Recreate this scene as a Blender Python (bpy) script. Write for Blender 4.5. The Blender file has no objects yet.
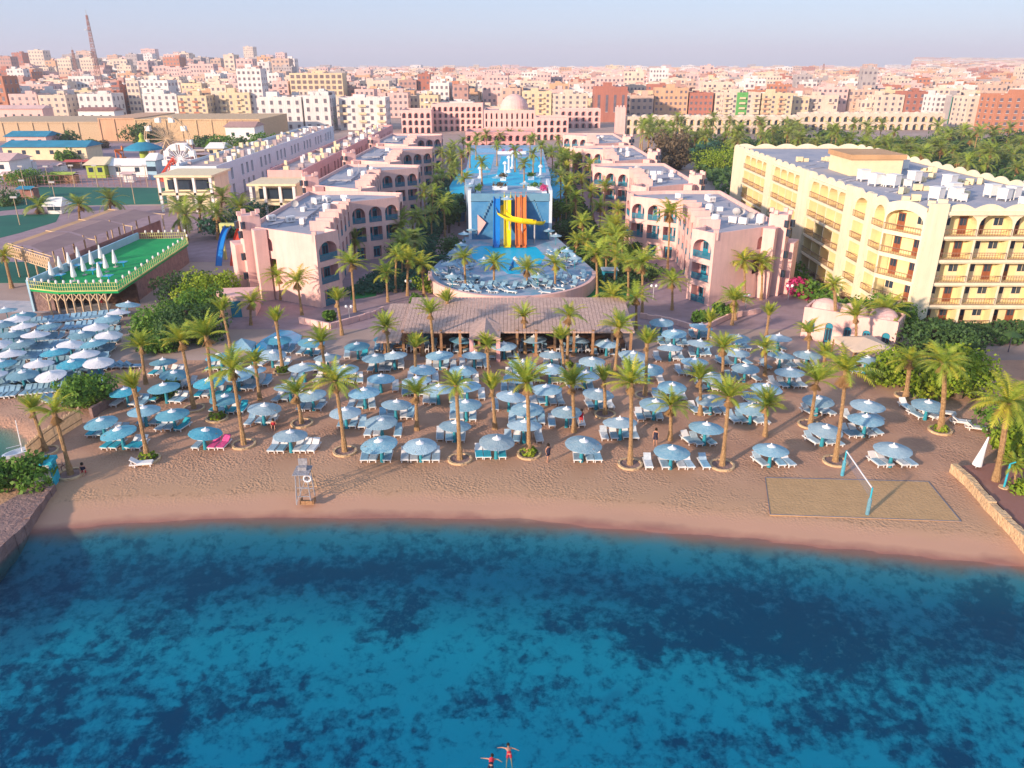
import bpy, math, random
import numpy as np
from mathutils import Vector, Matrix
R = math.radians
random.seed(7)
SC = bpy.context.scene
COL = SC.collection
# ------------------------------------------------------------ camera
CH, F, TH = 28.0, 770.0, R(22.5)
cam = bpy.data.cameras.new('camera'); camo = bpy.data.objects.new('camera', cam); COL.objects.link(camo)
cam.sensor_width = 36; cam.lens = F*36/1024; cam.clip_start = 1; cam.clip_end = 20000
camo.location = (0, 0, CH); camo.rotation_euler = (R(90)-TH, 0, 0)
SC.camera = camo
CT, ST = math.cos(TH), math.sin(TH)
def at(px, py, z=0.0):
    u, v = px-512, py-384
    t = (CH-z)/(v*CT+F*ST)
    return (u*t, (F*CT-v*ST)*t)
def pix(x, y, z=0.0):
    d = y*CT+(CH-z)*ST
    return (512+F*x/d, 384+F*((CH-z)*CT-y*ST)/d)
# ------------------------------------------------------------ world, sun, exposure
SUN_EL, DX, DY = R(15), 0.72, 0.69
w = bpy.data.worlds.new('World'); SC.world = w; w.use_nodes = True
nt = w.node_tree; nt.nodes.clear()
sky = nt.nodes.new('ShaderNodeTexSky'); sky.sky_type = 'NISHITA'; sky.sun_disc = False
sky.sun_elevation = SUN_EL; sky.sun_rotation = math.atan2(-DX, -DY)
sky.altitude = 0; sky.air_density = 1.0; sky.dust_density = 0.6; sky.ozone_density = 3.0
bg = nt.nodes.new('ShaderNodeBackground'); bg.inputs[1].default_value = 0.132
ow = nt.nodes.new('ShaderNodeOutputWorld')
mxs = nt.nodes.new('ShaderNodeMix'); mxs.data_type = 'RGBA'; mxs.inputs[0].default_value = 0.72; mxs.inputs[7].default_value = (2.0, 2.58, 3.85, 1)   # evenly hazy air over the clear-sky model
nt.links.new(sky.outputs[0], mxs.inputs[6]); nt.links.new(mxs.outputs[2], bg.inputs[0]); nt.links.new(bg.outputs[0], ow.inputs[0])
sl = bpy.data.lights.new('sun', 'SUN'); sl.energy = 3.9; sl.angle = R(2.0); sl.color = (1.0, 0.76, 0.58)
so = bpy.data.objects.new('sun', sl); COL.objects.link(so)
so.rotation_euler = Vector((DX*math.cos(SUN_EL), DY*math.cos(SUN_EL), -math.sin(SUN_EL))).to_track_quat('-Z', 'Y').to_euler()
SC.view_settings.view_transform = 'Standard'; SC.view_settings.look = 'None'
SC.view_settings.exposure = 0.9; SC.view_settings.gamma = 1.0
SC.render.engine = 'CYCLES'
SC.cycles.max_bounces = 5; SC.cycles.diffuse_bounces = 2; SC.cycles.glossy_bounces = 2
SC.cycles.transmission_bounces = 3; SC.cycles.volume_bounces = 0; SC.cycles.transparent_max_bounces = 8
SC.cycles.use_denoising = True
try: SC.cycles.caustics_reflective = False; SC.cycles.caustics_refractive = False
except Exception: pass
# ------------------------------------------------------------ materials
def mat(name, c, rough=0.85, var=0.12, scale=0.8, bump=0.0, bscale=8.0, spec=0.3, c2=None, metal=0.0, hue=None, coords='Object', det=5, streak=0.0, objvar=0.0):
    m = bpy.data.materials.new(name); m.use_nodes = True; t = m.node_tree; N = t.nodes; L = t.links
    b = N['Principled BSDF']; b.inputs['Roughness'].default_value = rough; b.inputs['Metallic'].default_value = metal
    b.inputs['Specular IOR Level'].default_value = spec
    tc = N.new('ShaderNodeTexCoord')
    nz = N.new('ShaderNodeTexNoise'); nz.inputs['Scale'].default_value = scale; nz.inputs['Detail'].default_value = det
    nz.inputs['Roughness'].default_value = 0.65
    L.new(tc.outputs[coords], nz.inputs['Vector'])
    rp = N.new('ShaderNodeValToRGB'); rp.color_ramp.elements[0].position = 0.32; rp.color_ramp.elements[1].position = 0.68
    a = [max(0, x*(1-var)) for x in c]; d = [min(1, x*(1+var)) for x in c]
    if c2: a, d = list(c), list(c2)
    rp.color_ramp.elements[0].color = (*a, 1); rp.color_ramp.elements[1].color = (*d, 1)
    L.new(nz.outputs['Fac'], rp.inputs[0])
    last = rp.outputs[0]
    def mulby(fac_socket, lo, hi, last):
        r = N.new('ShaderNodeMapRange'); L.new(fac_socket, r.inputs[0]); r.inputs[3].default_value = lo; r.inputs[4].default_value = hi
        if fac_socket.node.type == 'TEX_NOISE': r.inputs[1].default_value = .3; r.inputs[2].default_value = .7
        h = N.new('ShaderNodeHueSaturation'); L.new(r.outputs[0], h.inputs['Value']); L.new(last, h.inputs['Color']); return h.outputs[0]
    if streak:
        mp = N.new('ShaderNodeMapping'); mp.inputs['Scale'].default_value = (1.6, 1.6, .12); L.new(tc.outputs['Object'], mp.inputs[0])
        n3 = N.new('ShaderNodeTexNoise'); n3.inputs['Scale'].default_value = 1.0; n3.inputs['Detail'].default_value = 6; n3.inputs['Roughness'].default_value = .7; L.new(mp.outputs[0], n3.inputs['Vector'])
        last = mulby(n3.outputs['Fac'], 1-streak, 1+streak*.3, last)
    if objvar:
        oi = N.new('ShaderNodeObjectInfo'); last = mulby(oi.outputs['Random'], 1-objvar, 1+objvar*.6, last)
        q = N.new('ShaderNodeMath'); q.operation = 'FRACT'; q2 = N.new('ShaderNodeMath'); q2.operation = 'MULTIPLY'; q2.inputs[1].default_value = 7.31; L.new(oi.outputs['Random'], q2.inputs[0]); L.new(q2.outputs[0], q.inputs[0])
        h = [n for n in N if n.type == 'HUE_SAT'][-1]; r = N.new('ShaderNodeMapRange'); L.new(q.outputs[0], r.inputs[0]); r.inputs[3].default_value = 1-objvar*1.6; r.inputs[4].default_value = 1.1; L.new(r.outputs[0], h.inputs['Saturation'])
    L.new(last, b.inputs['Base Color'])
    if bump:
        n2 = N.new('ShaderNodeTexNoise'); n2.inputs['Scale'].default_value = bscale; n2.inputs['Detail'].default_value = 4
        L.new(tc.outputs[coords], n2.inputs['Vector'])
        bp = N.new('ShaderNodeBump'); bp.inputs['Strength'].default_value = bump; bp.inputs['Distance'].default_value = 0.2
        L.new(n2.outputs['Fac'], bp.inputs['Height']); L.new(bp.outputs[0], b.inputs['Normal'])
    return m
M = {}
def mk(key, *a, **k): M[key] = mat(key, *a, **k); return M[key]
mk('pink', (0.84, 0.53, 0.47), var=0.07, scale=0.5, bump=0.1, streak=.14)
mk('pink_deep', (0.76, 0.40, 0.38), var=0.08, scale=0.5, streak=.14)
mk('roof_grey', (0.30, 0.33, 0.40), c2=(0.46, 0.44, 0.46), scale=0.35, bump=0.2)
mk('yellow', (0.85, 0.75, 0.53), var=0.06, scale=0.5, bump=0.08, streak=.14)
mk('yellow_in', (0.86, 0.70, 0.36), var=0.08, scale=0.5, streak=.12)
mk('cream', (0.80, 0.66, 0.42), var=0.08)
mk('teal_door', (0.02, 0.25, 0.36), rough=0.5, var=0.2)
mk('teal_rail', (0.03, 0.22, 0.32), rough=0.5, var=0.15)
mk('glass_dark', (0.03, 0.05, 0.08), rough=0.15, spec=0.6)
mk('brown_door', (0.28, 0.09, 0.04), rough=0.5, var=0.2)
mk('rail_brown', (0.32, 0.18, 0.12), rough=0.5)
mk('white', (0.80, 0.78, 0.74), var=0.06)
mk('plastic_white', (0.82, 0.80, 0.78), rough=0.4, var=0.03)
mk('pad_blue', (0.26, 0.46, 0.60), var=0.2, scale=3, objvar=.25)
mk('pad_pale', (0.56, 0.62, 0.66), var=0.2, scale=3, objvar=.2)
mk('pad_teal', (0.03, 0.40, 0.52), var=0.2, scale=3)
mk('towel_pink', (0.75, 0.10, 0.30), var=0.3, scale=5)
mk('canopy_blue', (0.20, 0.45, 0.59), c2=(0.38, 0.58, 0.67), scale=4, bump=0.7, bscale=14, objvar=.2)
mk('canopy_teal', (0.06, 0.36, 0.50), c2=(0.16, 0.46, 0.58), scale=4, bump=0.7, bscale=14, objvar=.25)
mk('canopy_white', (0.66, 0.68, 0.70), c2=(0.8, 0.8, 0.8), scale=4, bump=0.4, bscale=14)
mk('cap_white', (0.85, 0.86, 0.86), var=0.05)
mk('pole_teal', (0.03, 0.28, 0.36), rough=0.5)
mk('trunk', (0.30, 0.17, 0.08), c2=(0.56, 0.36, 0.17), scale=5, bump=0.9, bscale=14)
mk('bark', (0.13, 0.09, 0.06), var=0.3, scale=4, bump=0.6)
def leafmat(key, c, c2, scale=0.9, tr=0.35):
    m = mat(key, c, c2=c2, scale=scale, rough=0.6, spec=0.25); t = m.node_tree; N = t.nodes; L = t.links
    b = N['Principled BSDF']; o = N['Material Output']; tl = N.new('ShaderNodeBsdfTranslucent'); mx = N.new('ShaderNodeMixShader')
    mx.inputs[0].default_value = tr
    src = b.inputs['Base Color'].links[0].from_socket; L.new(src, tl.inputs[0])
    L.new(b.outputs[0], mx.inputs[1]); L.new(tl.outputs[0], mx.inputs[2]); L.new(mx.outputs[0], o.inputs[0]); M[key] = m
leafmat('frond', (0.20, 0.34, 0.04), (0.50, 0.56, 0.08), 1.6)
leafmat('frond_dusty', (0.18, 0.28, 0.07), (0.44, 0.43, 0.13), 1.2)
leafmat('frond_yellow', (0.36, 0.42, 0.04), (0.70, 0.62, 0.08), 1.4)
leafmat('frond_dead', (0.30, 0.17, 0.07), (0.46, 0.28, 0.12), 1.4)
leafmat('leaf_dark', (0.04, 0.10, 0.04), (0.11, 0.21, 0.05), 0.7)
leafmat('leaf_mid', (0.06, 0.17, 0.03), (0.19, 0.34, 0.04), 0.8)
leafmat('leaf_bright', (0.14, 0.30, 0.02), (0.40, 0.46, 0.04), 0.9)
leafmat('leaf_brown', (0.14, 0.11, 0.06), (0.24, 0.17, 0.10), 0.9)
leafmat('leaf_shade', (0.03, 0.12, 0.10), (0.07, 0.2, 0.10), 0.9)  # blue-green shade put into the leaf colour
leafmat('bloom', (0.55, 0.03, 0.16), (0.75, 0.08, 0.28), 2.0)
mk('thatch', (0.42, 0.29, 0.24), c2=(0.58, 0.41, 0.34), scale=2.0, bump=0.5, bscale=6)
mk('wood', (0.36, 0.20, 0.10), var=0.25, scale=3, bump=0.3)
mk('wood_pale', (0.55, 0.40, 0.25), var=0.2, scale=3)
mk('wood_grey', (0.32, 0.32, 0.34), var=0.25, scale=5, bump=0.4)
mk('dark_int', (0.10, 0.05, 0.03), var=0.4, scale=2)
mk('stone', (0.50, 0.34, 0.20), c2=(0.72, 0.52, 0.30), scale=2.2, bump=0.9, bscale=4)
mk('stone_dark', (0.20, 0.13, 0.12), c2=(0.32, 0.21, 0.18), scale=1.5, bump=0.7, bscale=4)
mk('terrace', (0.34, 0.36, 0.40), c2=(0.56, 0.50, 0.50), scale=0.8)
mk('terrace_shade_blue', (0.08, 0.34, 0.48), c2=(0.50, 0.46, 0.54), scale=0.5)  # bluish courtyard shade put into the deck colour
mk('pool', (0.0, 0.46, 0.70), spec=0.05, c2=(0.02, 0.52, 0.76), rough=0.4, scale=0.8, bump=0.15, bscale=3)
mk('pool_deep', (0.0, 0.26, 0.52), c2=(0.0, 0.36, 0.62), rough=0.2, scale=0.5)
mk('step_blue', (0.14, 0.30, 0.42), var=.1)
mk('slide_wall_shade', (0.04, 0.20, 0.42), c2=(0.10, 0.30, 0.50), scale=0.6)  # blue tile, with the shade on the wall front put into its colour
mk('slide_yellow', (0.88, 0.66, 0.01), rough=0.3, var=0.04)
mk('slide_orange', (0.78, 0.22, 0.05), rough=0.3, var=0.06)
mk('slide_blue', (0.01, 0.20, 0.58), rough=0.3, var=0.06)
mk('slide_red', (0.60, 0.07, 0.03), rough=0.3, var=0.06)
mk('grass', (0.02, 0.20, 0.06), c2=(0.05, 0.34, 0.08), scale=0.5, bump=0.3)
mk('deck_green', (0.0, 0.27, 0.08), c2=(0.01, 0.38, 0.10), scale=0.3)
mk('pitch', (0.01, 0.11, 0.08), c2=(0.02, 0.17, 0.11), scale=0.05)
mk('roof_brown', (0.26, 0.17, 0.17), c2=(0.34, 0.23, 0.21), scale=0.3)
mk('roof_tan', (0.55, 0.33, 0.17), var=0.15, scale=0.3)
mk('roof_teal', (0.03, 0.24, 0.36), var=0.15, scale=0.3)
mk('wall_blue', (0.35, 0.55, 0.66), var=0.08)
mk('white_blue', (0.62, 0.70, 0.76), var=0.06)
mk('fence_yellow', (0.55, 0.55, 0.20), var=0.2)
mk('metal', (0.45, 0.44, 0.44), rough=0.5)
mk('rust', (0.34, 0.16, 0.13), rough=0.7, var=0.3)
mk('tent', (0.72, 0.55, 0.40), var=0.06)
mk('skin', (0.50, 0.26, 0.17), var=0.08)
mk('cloth_red', (0.60, 0.04, 0.06), var=0.2)
mk('cloth_dark', (0.03, 0.03, 0.06), var=0.2)
mk('hair', (0.02, 0.015, 0.01))
mk('asphalt', (0.10, 0.09, 0.10), var=0.2, scale=0.2)
mk('path', (0.34, 0.24, 0.26), var=0.15, scale=0.6)
mk('courtsand', (0.50, 0.32, 0.16), var=0.08, scale=0.8, bump=0.3, bscale=5)
mk('line_blue', (0.12, 0.16, 0.26))
mk('ring_white', (0.85, 0.85, 0.85), rough=0.4)
mk('ride_green', (0.40, 0.50, 0.08), var=0.1)
mk('city_ground', (0.30, 0.22, 0.19), c2=(0.50, 0.37, 0.31), scale=0.05)
WALLS = [('cream', (0.74, 0.60, 0.47)), ('pale pink', (0.74, 0.50, 0.45)), ('white', (0.78, 0.73, 0.69)), ('sandy', (0.62, 0.44, 0.34)),
         ('terracotta', (0.52, 0.22, 0.13)), ('yellow-cream', (0.76, 0.60, 0.38)), ('pinkish brown', (0.52, 0.31, 0.26)), ('orange-tan', (0.66, 0.40, 0.24)), ('grey', (0.44, 0.39, 0.38)), ('red-brick', (0.44, 0.17, 0.12))]
for n_, c_ in WALLS: mk('w_'+n_, c_, var=0.10, scale=0.12, streak=.18)
mk('w_window', (0.10, 0.09, 0.12), c2=(0.22, 0.18, 0.20), scale=0.4, rough=0.35, spec=0.5)
mk('w_roof', (0.34, 0.26, 0.26), c2=(0.60, 0.48, 0.45), scale=0.3)
mk('w_green', (0.12, 0.40, 0.10)); mk('w_shade', (0.20, 0.15, 0.15), var=0.3)  # w_shade: painted shade for frame openings, also a dark tone for roof boxes
CITYM = [M['w_'+n] for n, c in WALLS] + [M['w_window'], M['w_roof'], M['w_green'], M['w_shade'], M['white']]
WI, RO, GR, SH, WH = len(WALLS), len(WALLS)+1, len(WALLS)+2, len(WALLS)+3, len(WALLS)+4
# sand
def sandmat(key, c, c2, foot=0.6):
    m = mat(key, c, c2=c2, scale=0.25, rough=0.95, spec=0.1, coords='Object'); t = m.node_tree; N = t.nodes; L = t.links
    b = N['Principled BSDF']; tc = [n for n in N if n.type == 'TEX_COORD'][0]
    n2 = N.new('ShaderNodeTexNoise'); n2.inputs['Scale'].default_value = 7.0; n2.inputs['Detail'].default_value = 3; n2.inputs['Roughness'].default_value = 0.6
    n3 = N.new('ShaderNodeTexVoronoi'); n3.inputs['Scale'].default_value = 5.0
    L.new(tc.outputs['Object'], n2.inputs['Vector']); L.new(tc.outputs['Object'], n3.inputs['Vector'])
    ad = N.new('ShaderNodeMath'); ad.operation = 'ADD'; L.new(n2.outputs['Fac'], ad.inputs[0]); L.new(n3.outputs['Distance'], ad.inputs[1])
    bp = N.new('ShaderNodeBump'); bp.inputs['Strength'].default_value = foot; bp.inputs['Distance'].default_value = 0.25
    L.new(ad.outputs[0], bp.inputs['Height']); L.new(bp.outputs[0], b.inputs['Normal']); M[key] = m
    return m
sandmat('sand', (0.41, 0.235, 0.16), (0.55, 0.33, 0.22), 0.28)
# ------------------------------------------------------------ mesh builder
class MB:
    def __init__(s): s.v = []; s.f = []; s.m = []
    def poly(s, pts, m=0):
        i = len(s.v); s.v.extend([tuple(p) for p in pts]); s.f.append(tuple(range(i, i+len(pts)))); s.m.append(m)
    def box(s, x0, x1, y0, y1, z0, z1, m=0, mt=None, T=None):
        P = [(x0,y0,z0),(x1,y0,z0),(x1,y1,z0),(x0,y1,z0),(x0,y0,z1),(x1,y0,z1),(x1,y1,z1),(x0,y1,z1)]
        if T: P = [T(p) for p in P]
        i = len(s.v); s.v.extend(P)
        for k, q in enumerate([(0,3,2,1),(4,5,6,7),(0,1,5,4),(1,2,6,5),(2,3,7,6),(3,0,4,7)]):
            s.f.append(tuple(i+j for j in q)); s.m.append(mt if (mt is not None and k == 1) else m)
    def obox(s, cx, cy, wx, dy, z0, z1, rot=0, m=0, mt=None):
        c, n = math.cos(rot), math.sin(rot)
        s.box(-wx/2, wx/2, -dy/2, dy/2, z0, z1, m, mt, T=lambda p: (cx+p[0]*c-p[1]*n, cy+p[0]*n+p[1]*c, p[2]))
    def tube(s, p0, p1, r0, r1=None, n=8, m=0, caps=True):
        r1 = r0 if r1 is None else r1
        a = Vector(p0); b = Vector(p1); d = (b-a)
        if d.length < 1e-6: return
        d.normalize(); u = d.orthogonal().normalized(); v = d.cross(u)
        i = len(s.v)
        for c, r in ((a, r0), (b, r1)):
            for k in range(n):
                t = 2*math.pi*k/n; s.v.append(tuple(c+u*math.cos(t)*r+v*math.sin(t)*r))
        for k in range(n):
            s.f.append((i+k, i+(k+1) % n, i+n+(k+1) % n, i+n+k)); s.m.append(m)
        if caps:
            s.f.append(tuple(i+k for k in range(n))[::-1]); s.m.append(m); s.f.append(tuple(i+n+k for k in range(n))); s.m.append(m)
    def path(s, pts, rad, n=8, m=0):
        for k in range(len(pts)-1):
            r0 = rad[k] if isinstance(rad, (list, tuple)) else rad; r1 = rad[k+1] if isinstance(rad, (list, tuple)) else rad
            s.tube(pts[k], pts[k+1], r0, r1, n, m, caps=(k in (0, len(pts)-2)))
    def lathe(s, prof, cx=0, cy=0, n=16, m=0, wob=0):
        i = len(s.v); K = len(prof)
        for k in range(n):
            t = 2*math.pi*k/n
            for (r, z) in prof:
                rr = r*(1+(random.uniform(-wob, wob) if r > 0.3 else 0)); s.v.append((cx+rr*math.cos(t), cy+rr*math.sin(t), z))
        for k in range(n):
            for j in range(K-1):
                a = i+k*K+j; b = i+((k+1) % n)*K+j; s.f.append((a, b, b+1, a+1)); s.m.append(m)
    def mesh(s, name, mats):
        me = bpy.data.meshes.new(name); me.from_pydata(s.v, [], s.f)
        for q in (mats if isinstance(mats, (list, tuple)) else [mats]): me.materials.append(q)
        if any(s.m): me.polygons.foreach_set('material_index', s.m)
        me.update(); return me
def ob(name, me, parent=None, loc=None, rz=0, scale=None, label=None):
    o = bpy.data.objects.new(name, me); COL.objects.link(o)
    if parent: o.parent = parent
    if loc is not None: o.location = loc
    if rz: o.rotation_euler = (0, 0, rz)
    if scale: o.scale = scale if isinstance(scale, (tuple, list)) else (scale,)*3
    if label: o['label'] = label
    return o
SEEN = set()
def tag(o, label, cat, group=None):
    b = label; k = 2
    while label in SEEN: label = b+' (%s one)' % ['', '', 'second', 'third', 'fourth', 'fifth', 'sixth', 'seventh', 'eighth', 'ninth', 'tenth'][min(k, 10)]; k += 1; assert k < 40
    SEEN.add(label)
    o['label'] = label; o['category'] = cat
    if group: o['group'] = group
    return o
def thing(name, label, cat, loc=(0, 0, 0), rz=0, group=None):
    o = bpy.data.objects.new(name, None); COL.objects.link(o); o.empty_display_size = 0.2
    o.location = loc; o.rotation_euler = (0, 0, rz); return tag(o, label, cat, group)
def struct(name, me, kind='structure'):
    o = ob(name, me); o['kind'] = kind; return o
def ordn(n): return str(n)+('th' if 10 <= n % 100 <= 20 else {1: 'st', 2: 'nd', 3: 'rd'}.get(n % 10, 'th'))
def place(x, y, z=0):
    p = pix(x, y, z); return '%d%% across and %d%% down the photo' % (round(p[0]/10.24), round(p[1]/7.68))
PLACED = {}
def uplace(pre, x, y, z=0):
    """a label completed at the end with the thing's place among the others like it"""
    k = '@%d' % len(PLACED); PLACED[k] = (pre, *pix(x, y, z)); return k
def resolve_labels():
    G = {}
    for k, v in PLACED.items(): G.setdefault(v[0], []).append((v[2], v[1], k))
    out = {}
    for pre, l in G.items():
        l.sort(reverse=True); n = len(l); nb = max(1, int(round((n/7)**.5*1.0))) if n > 12 else 1; per = math.ceil(n/nb)
        for b in range(nb):
            for i, (yy, xx, k) in enumerate(sorted(l[b*per:(b+1)*per], key=lambda q: q[1])):
                out[k] = pre if n == 1 else pre+', '+ordn(i+1)+' from left'+((' in '+(ordn(b+1)+' line back' if b else 'nearest line')) if nb > 1 else '')
    for o in bpy.data.objects:
        if o.get('label') in out: o['label'] = out[o['label']]
# ------------------------------------------------------------ terrain: beach and sea floor as one height field
WL = -0.35
shore_px = [(-420, 536), (-100, 536), (30, 532), (130, 523), (250, 519), (400, 518), (512, 521), (640, 530), (768, 542), (900, 556), (1024, 567), (1200, 584), (1500, 610)]
shore = [at(a, b, WL) for a, b in shore_px]
SXs = np.array([p[0] for p in shore]); SYs = np.array([p[1] for p in shore])
def segd(px, py, a, b):
    ax, ay = a; bx, by = b; t = np.clip(((px-ax)*(bx-ax)+(py-ay)*(by-ay))/((bx-ax)**2+(by-ay)**2), 0, 1)
    return np.hypot(px-ax-t*(bx-ax), py-ay-t*(by-ay))
BAY = [at(-260, 470), at(-60, 462), at(22, 458), at(34, 440), at(14, 424), at(-40, 412), at(-160, 400), at(-400, 390), at(-600, 480)]
def inpoly(px, py, P):
    r = np.zeros(px.shape, bool)
    for (x0, y0), (x1, y1) in zip(P, P[1:]+P[:1]):
        if y0 == y1: continue
        c = ((y0 > py) != (y1 > py)) & (px < (x1-x0)*(py-y0)/(y1-y0)+x0); r ^= c
    return r
def ground_z(X, Y):
    X = np.asarray(X, float); Y = np.asarray(Y, float)
    d = Y-np.interp(X, SXs, SYs)
    z = np.where(d > 0, WL+0.02+np.minimum(d, 4.0)/4.0*0.33, WL+0.02+np.maximum(d, -3)*0.42)
    z = np.where(d < -3, WL-1.24+(d+3)*0.09, z); z = np.maximum(z, -3.4)
    # little ridge of wrack line
    z = z+0.05*np.exp(-((d-3.0)/0.5)**2)
    ins = inpoly(X, Y, BAY); dd = np.full(X.shape, 1e9)
    for a, b in zip(BAY, BAY[1:]+BAY[:1]): dd = np.minimum(dd, segd(X, Y, a, b))
    z = np.where(ins, np.minimum(z, np.maximum(WL-0.25*dd, -1.8)), z)
    return z
def axis(parts):
    o = []
    for a, b, s in parts: o += list(np.arange(a, b, s))
    return np.array(o+[parts[-1][1]])
gx = axis([(-400, -70, 15), (-70, 70, 0.7), (70, 400, 15)]); gy = axis([(-250, -20, 12), (-20, 70, 0.6), (70, 74, 2)])
GX, GY = np.meshgrid(gx, gy); GZ = ground_z(GX, GY)
def gnoise(X, Y, s, seed):
    rs = np.random.RandomState(seed); o = np.zeros(X.shape)
    for k in range(7):
        a = rs.uniform(0, 6.28); f = s*rs.uniform(0.5, 2.0); o += np.sin((X*math.cos(a)+Y*math.sin(a))*f+rs.uniform(0, 6.28))
    return o/7
GZ = GZ+np.where(GZ > WL+0.1, 0.010*gnoise(GX, GY, 2.0, 1), 0.08*gnoise(GX, GY, 0.8, 2))
nx, ny = len(gx), len(gy)
verts = np.stack([GX, GY, GZ], -1).reshape(-1, 3)
idx = np.arange(nx*ny).reshape(ny, nx)
faces = np.stack([idx[:-1, :-1], idx[:-1, 1:], idx[1:, 1:], idx[1:, :-1]], -1).reshape(-1, 4)
def npmesh(name, v, f, mats):
    me = bpy.data.meshes.new(name); n = f.shape[1]
    me.vertices.add(len(v)); me.vertices.foreach_set('co', v.astype(np.float32).ravel())
    me.loops.add(f.size); me.loops.foreach_set('vertex_index', f.astype(np.int32).ravel())
    me.polygons.add(len(f)); me.polygons.foreach_set('loop_start', np.arange(0, f.size, n, dtype=np.int32))
    me.polygons.foreach_set('loop_total', np.full(len(f), n, np.int32))
    me.update(calc_edges=True)
    for q in mats: me.materials.append(q)
    return me
me = npmesh('beach', verts, faces, [M['sand']])
me.polygons.foreach_set('use_smooth', np.ones(len(faces), bool))
# reef cover: a vertex attribute (where sea grass and coral grow on the sea floor)
reef = np.zeros(nx*ny); vx, vy = verts[:, 0], verts[:, 1]
REEF = [(640, 655, 20, 16, 1.2), (700, 640, 60, 26, 1.0), (770, 660, 50, 25, .7), (800, 640, 60, 30, .7), (740, 600, 90, 16, .6), (990, 618, 24, 14, 1.3), (420, 575, 60, 8, .8), (330, 585, 70, 9, .7),
        (400, 625, 26, 14, 1.), (200, 580, 90, 14, .6), (140, 640, 60, 30, .6), (60, 680, 60, 40, .8), (240, 690, 50, 22, .7), (300, 740, 50, 25, 1.), (130, 750, 50, 25, .9), (180, 720, 40, 16, .8),
        (900, 690, 80, 40, .8), (830, 720, 70, 22, .8), (980, 650, 60, 30, .7), (560, 690, 40, 14, .5), (480, 700, 40, 20, .6), (700, 750, 60, 18, .6), (20, 740, 50, 30, .9), (950, 750, 60, 25, .8), (600, 630, 60, 12, .5), (80, 600, 60, 20, .5)]
for (px, py, rx, ry, s_) in REEF:
    c = at(px, py, -2.5); a = at(px+rx, py, -2.5)[0]-c[0]; b = abs(at(px, py-ry, -2.5)[1]-c[1])
    reef += s_*np.exp(-((vx-c[0])/a)**2-((vy-c[1])/b)**2)
dsh = vy-np.interp(vx, SXs, SYs); reef += .4*np.exp(-((dsh+5.0)/2.6)**2)
att = me.attributes.new('reef', 'FLOAT', 'POINT'); att.data.foreach_set('value', reef.astype(np.float32))
att = me.attributes.new('shore', 'FLOAT', 'POINT'); att.data.foreach_set('value', dsh.astype(np.float32))
def groundmat():
    m = M['sand']; t = m.node_tree; N = t.nodes; L = t.links; b = N['Principled BSDF']
    src = b.inputs['Base Color'].links[0].from_socket; tc = [n for n in N if n.type == 'TEX_COORD'][0]
    def attr(n):
        a = N.new('ShaderNodeAttribute'); a.attribute_name = n; return a.outputs['Fac']
    def rng(s, a, b_, c=0, d=1):
        r = N.new('ShaderNodeMapRange'); r.clamp = True; L.new(s, r.inputs[0])
        for i, q in enumerate((a, b_, c, d)): r.inputs[i+1].default_value = q
        return r.outputs[0]
    def mixc(f, a, col):
        x = N.new('ShaderNodeMix'); x.data_type = 'RGBA'; L.new(f, x.inputs[0]); L.new(a, x.inputs[6])
        if isinstance(col, tuple): x.inputs[7].default_value = (*col, 1)
        else: L.new(col, x.inputs[7])
        return x.outputs[2]
    def math_(op, a, b_):
        x = N.new('ShaderNodeMath'); x.operation = op
        for i, q in enumerate((a, b_)):
            if isinstance(q, (int, float)): x.inputs[i].default_value = q
            else: L.new(q, x.inputs[i])
        return x.outputs[0]
    def noise(s, d=4, r=0.6, dist=0):
        n = N.new('ShaderNodeTexNoise'); n.inputs['Scale'].default_value = s; n.inputs['Detail'].default_value = d; n.inputs['Roughness'].default_value = r
        n.inputs['Distortion'].default_value = dist; L.new(tc.outputs['Object'], n.inputs['Vector']); return n.outputs['Fac']
    sh = math_('ADD', attr('shore'), math_('MULTIPLY', math_('SUBTRACT', noise(0.35), 0.5), 1.6))
    # dry sand -> smooth damp strip by the water
    c = mixc(rng(sh, 3.2, 1.8), mixc(rng(attr('shore'), 11, 4), src, (0.50, 0.31, 0.19)), (0.53, 0.31, 0.21))
    c = mixc(rng(sh, 1.0, 0.1), c, (0.30, 0.15, 0.12))
    # wrack line specks
    wl = math_('MULTIPLY', rng(math_('ABSOLUTE', math_('SUBTRACT', sh, 3.1), 0), 0.35, 0.1), rng(noise(3.0, 5, 0.8), 0.52, 0.62))
    c = mixc(math_('MULTIPLY', wl, 0.6), c, (0.16, 0.10, 0.05))
    # sea floor
    fl = mixc(rng(noise(0.10, 4), 0.35, 0.65), src, (0.41, 0.50, 0.43)); fl2 = mixc(rng(noise(0.10, 4), 0.0, 0.1), fl, (0.37, 0.48, 0.42))
    cov = math_('ADD', math_('MULTIPLY', attr('reef'), 0.50), math_('MULTIPLY', math_('SUBTRACT', noise(0.22, 5, 0.6, 0.0), 0.5), 1.3))
    cov = math_('ADD', cov, math_('MULTIPLY', math_('SUBTRACT', noise(1.3, 10, 0.73, 0.1), 0.5), 3.1))
    cv = rng(cov, 0.0, 0.52)
    fl2 = mixc(math_('MULTIPLY', rng(attr('shore'), -10.0, -5.0), 0.85), fl2, (0.07, 0.16, 0.22))
    fl3 = mixc(math_('MULTIPLY', cv, 0.92), fl2, (0.02, 0.08, 0.12))
    c = mixc(rng(sh, -0.2, -1.2), c, fl3)
    bp_ = [n for n in N if n.type == 'BUMP'][0]; st = math_('MULTIPLY', math_('MULTIPLY', rng(noise(0.28, 4), 0.36, 0.62), rng(sh, 1.2, 4.0)), 0.42); L.new(st, bp_.inputs['Strength'])
    L.new(c, b.inputs['Base Color'])
groundmat()
struct('beach_and_sea_floor', me)
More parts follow.
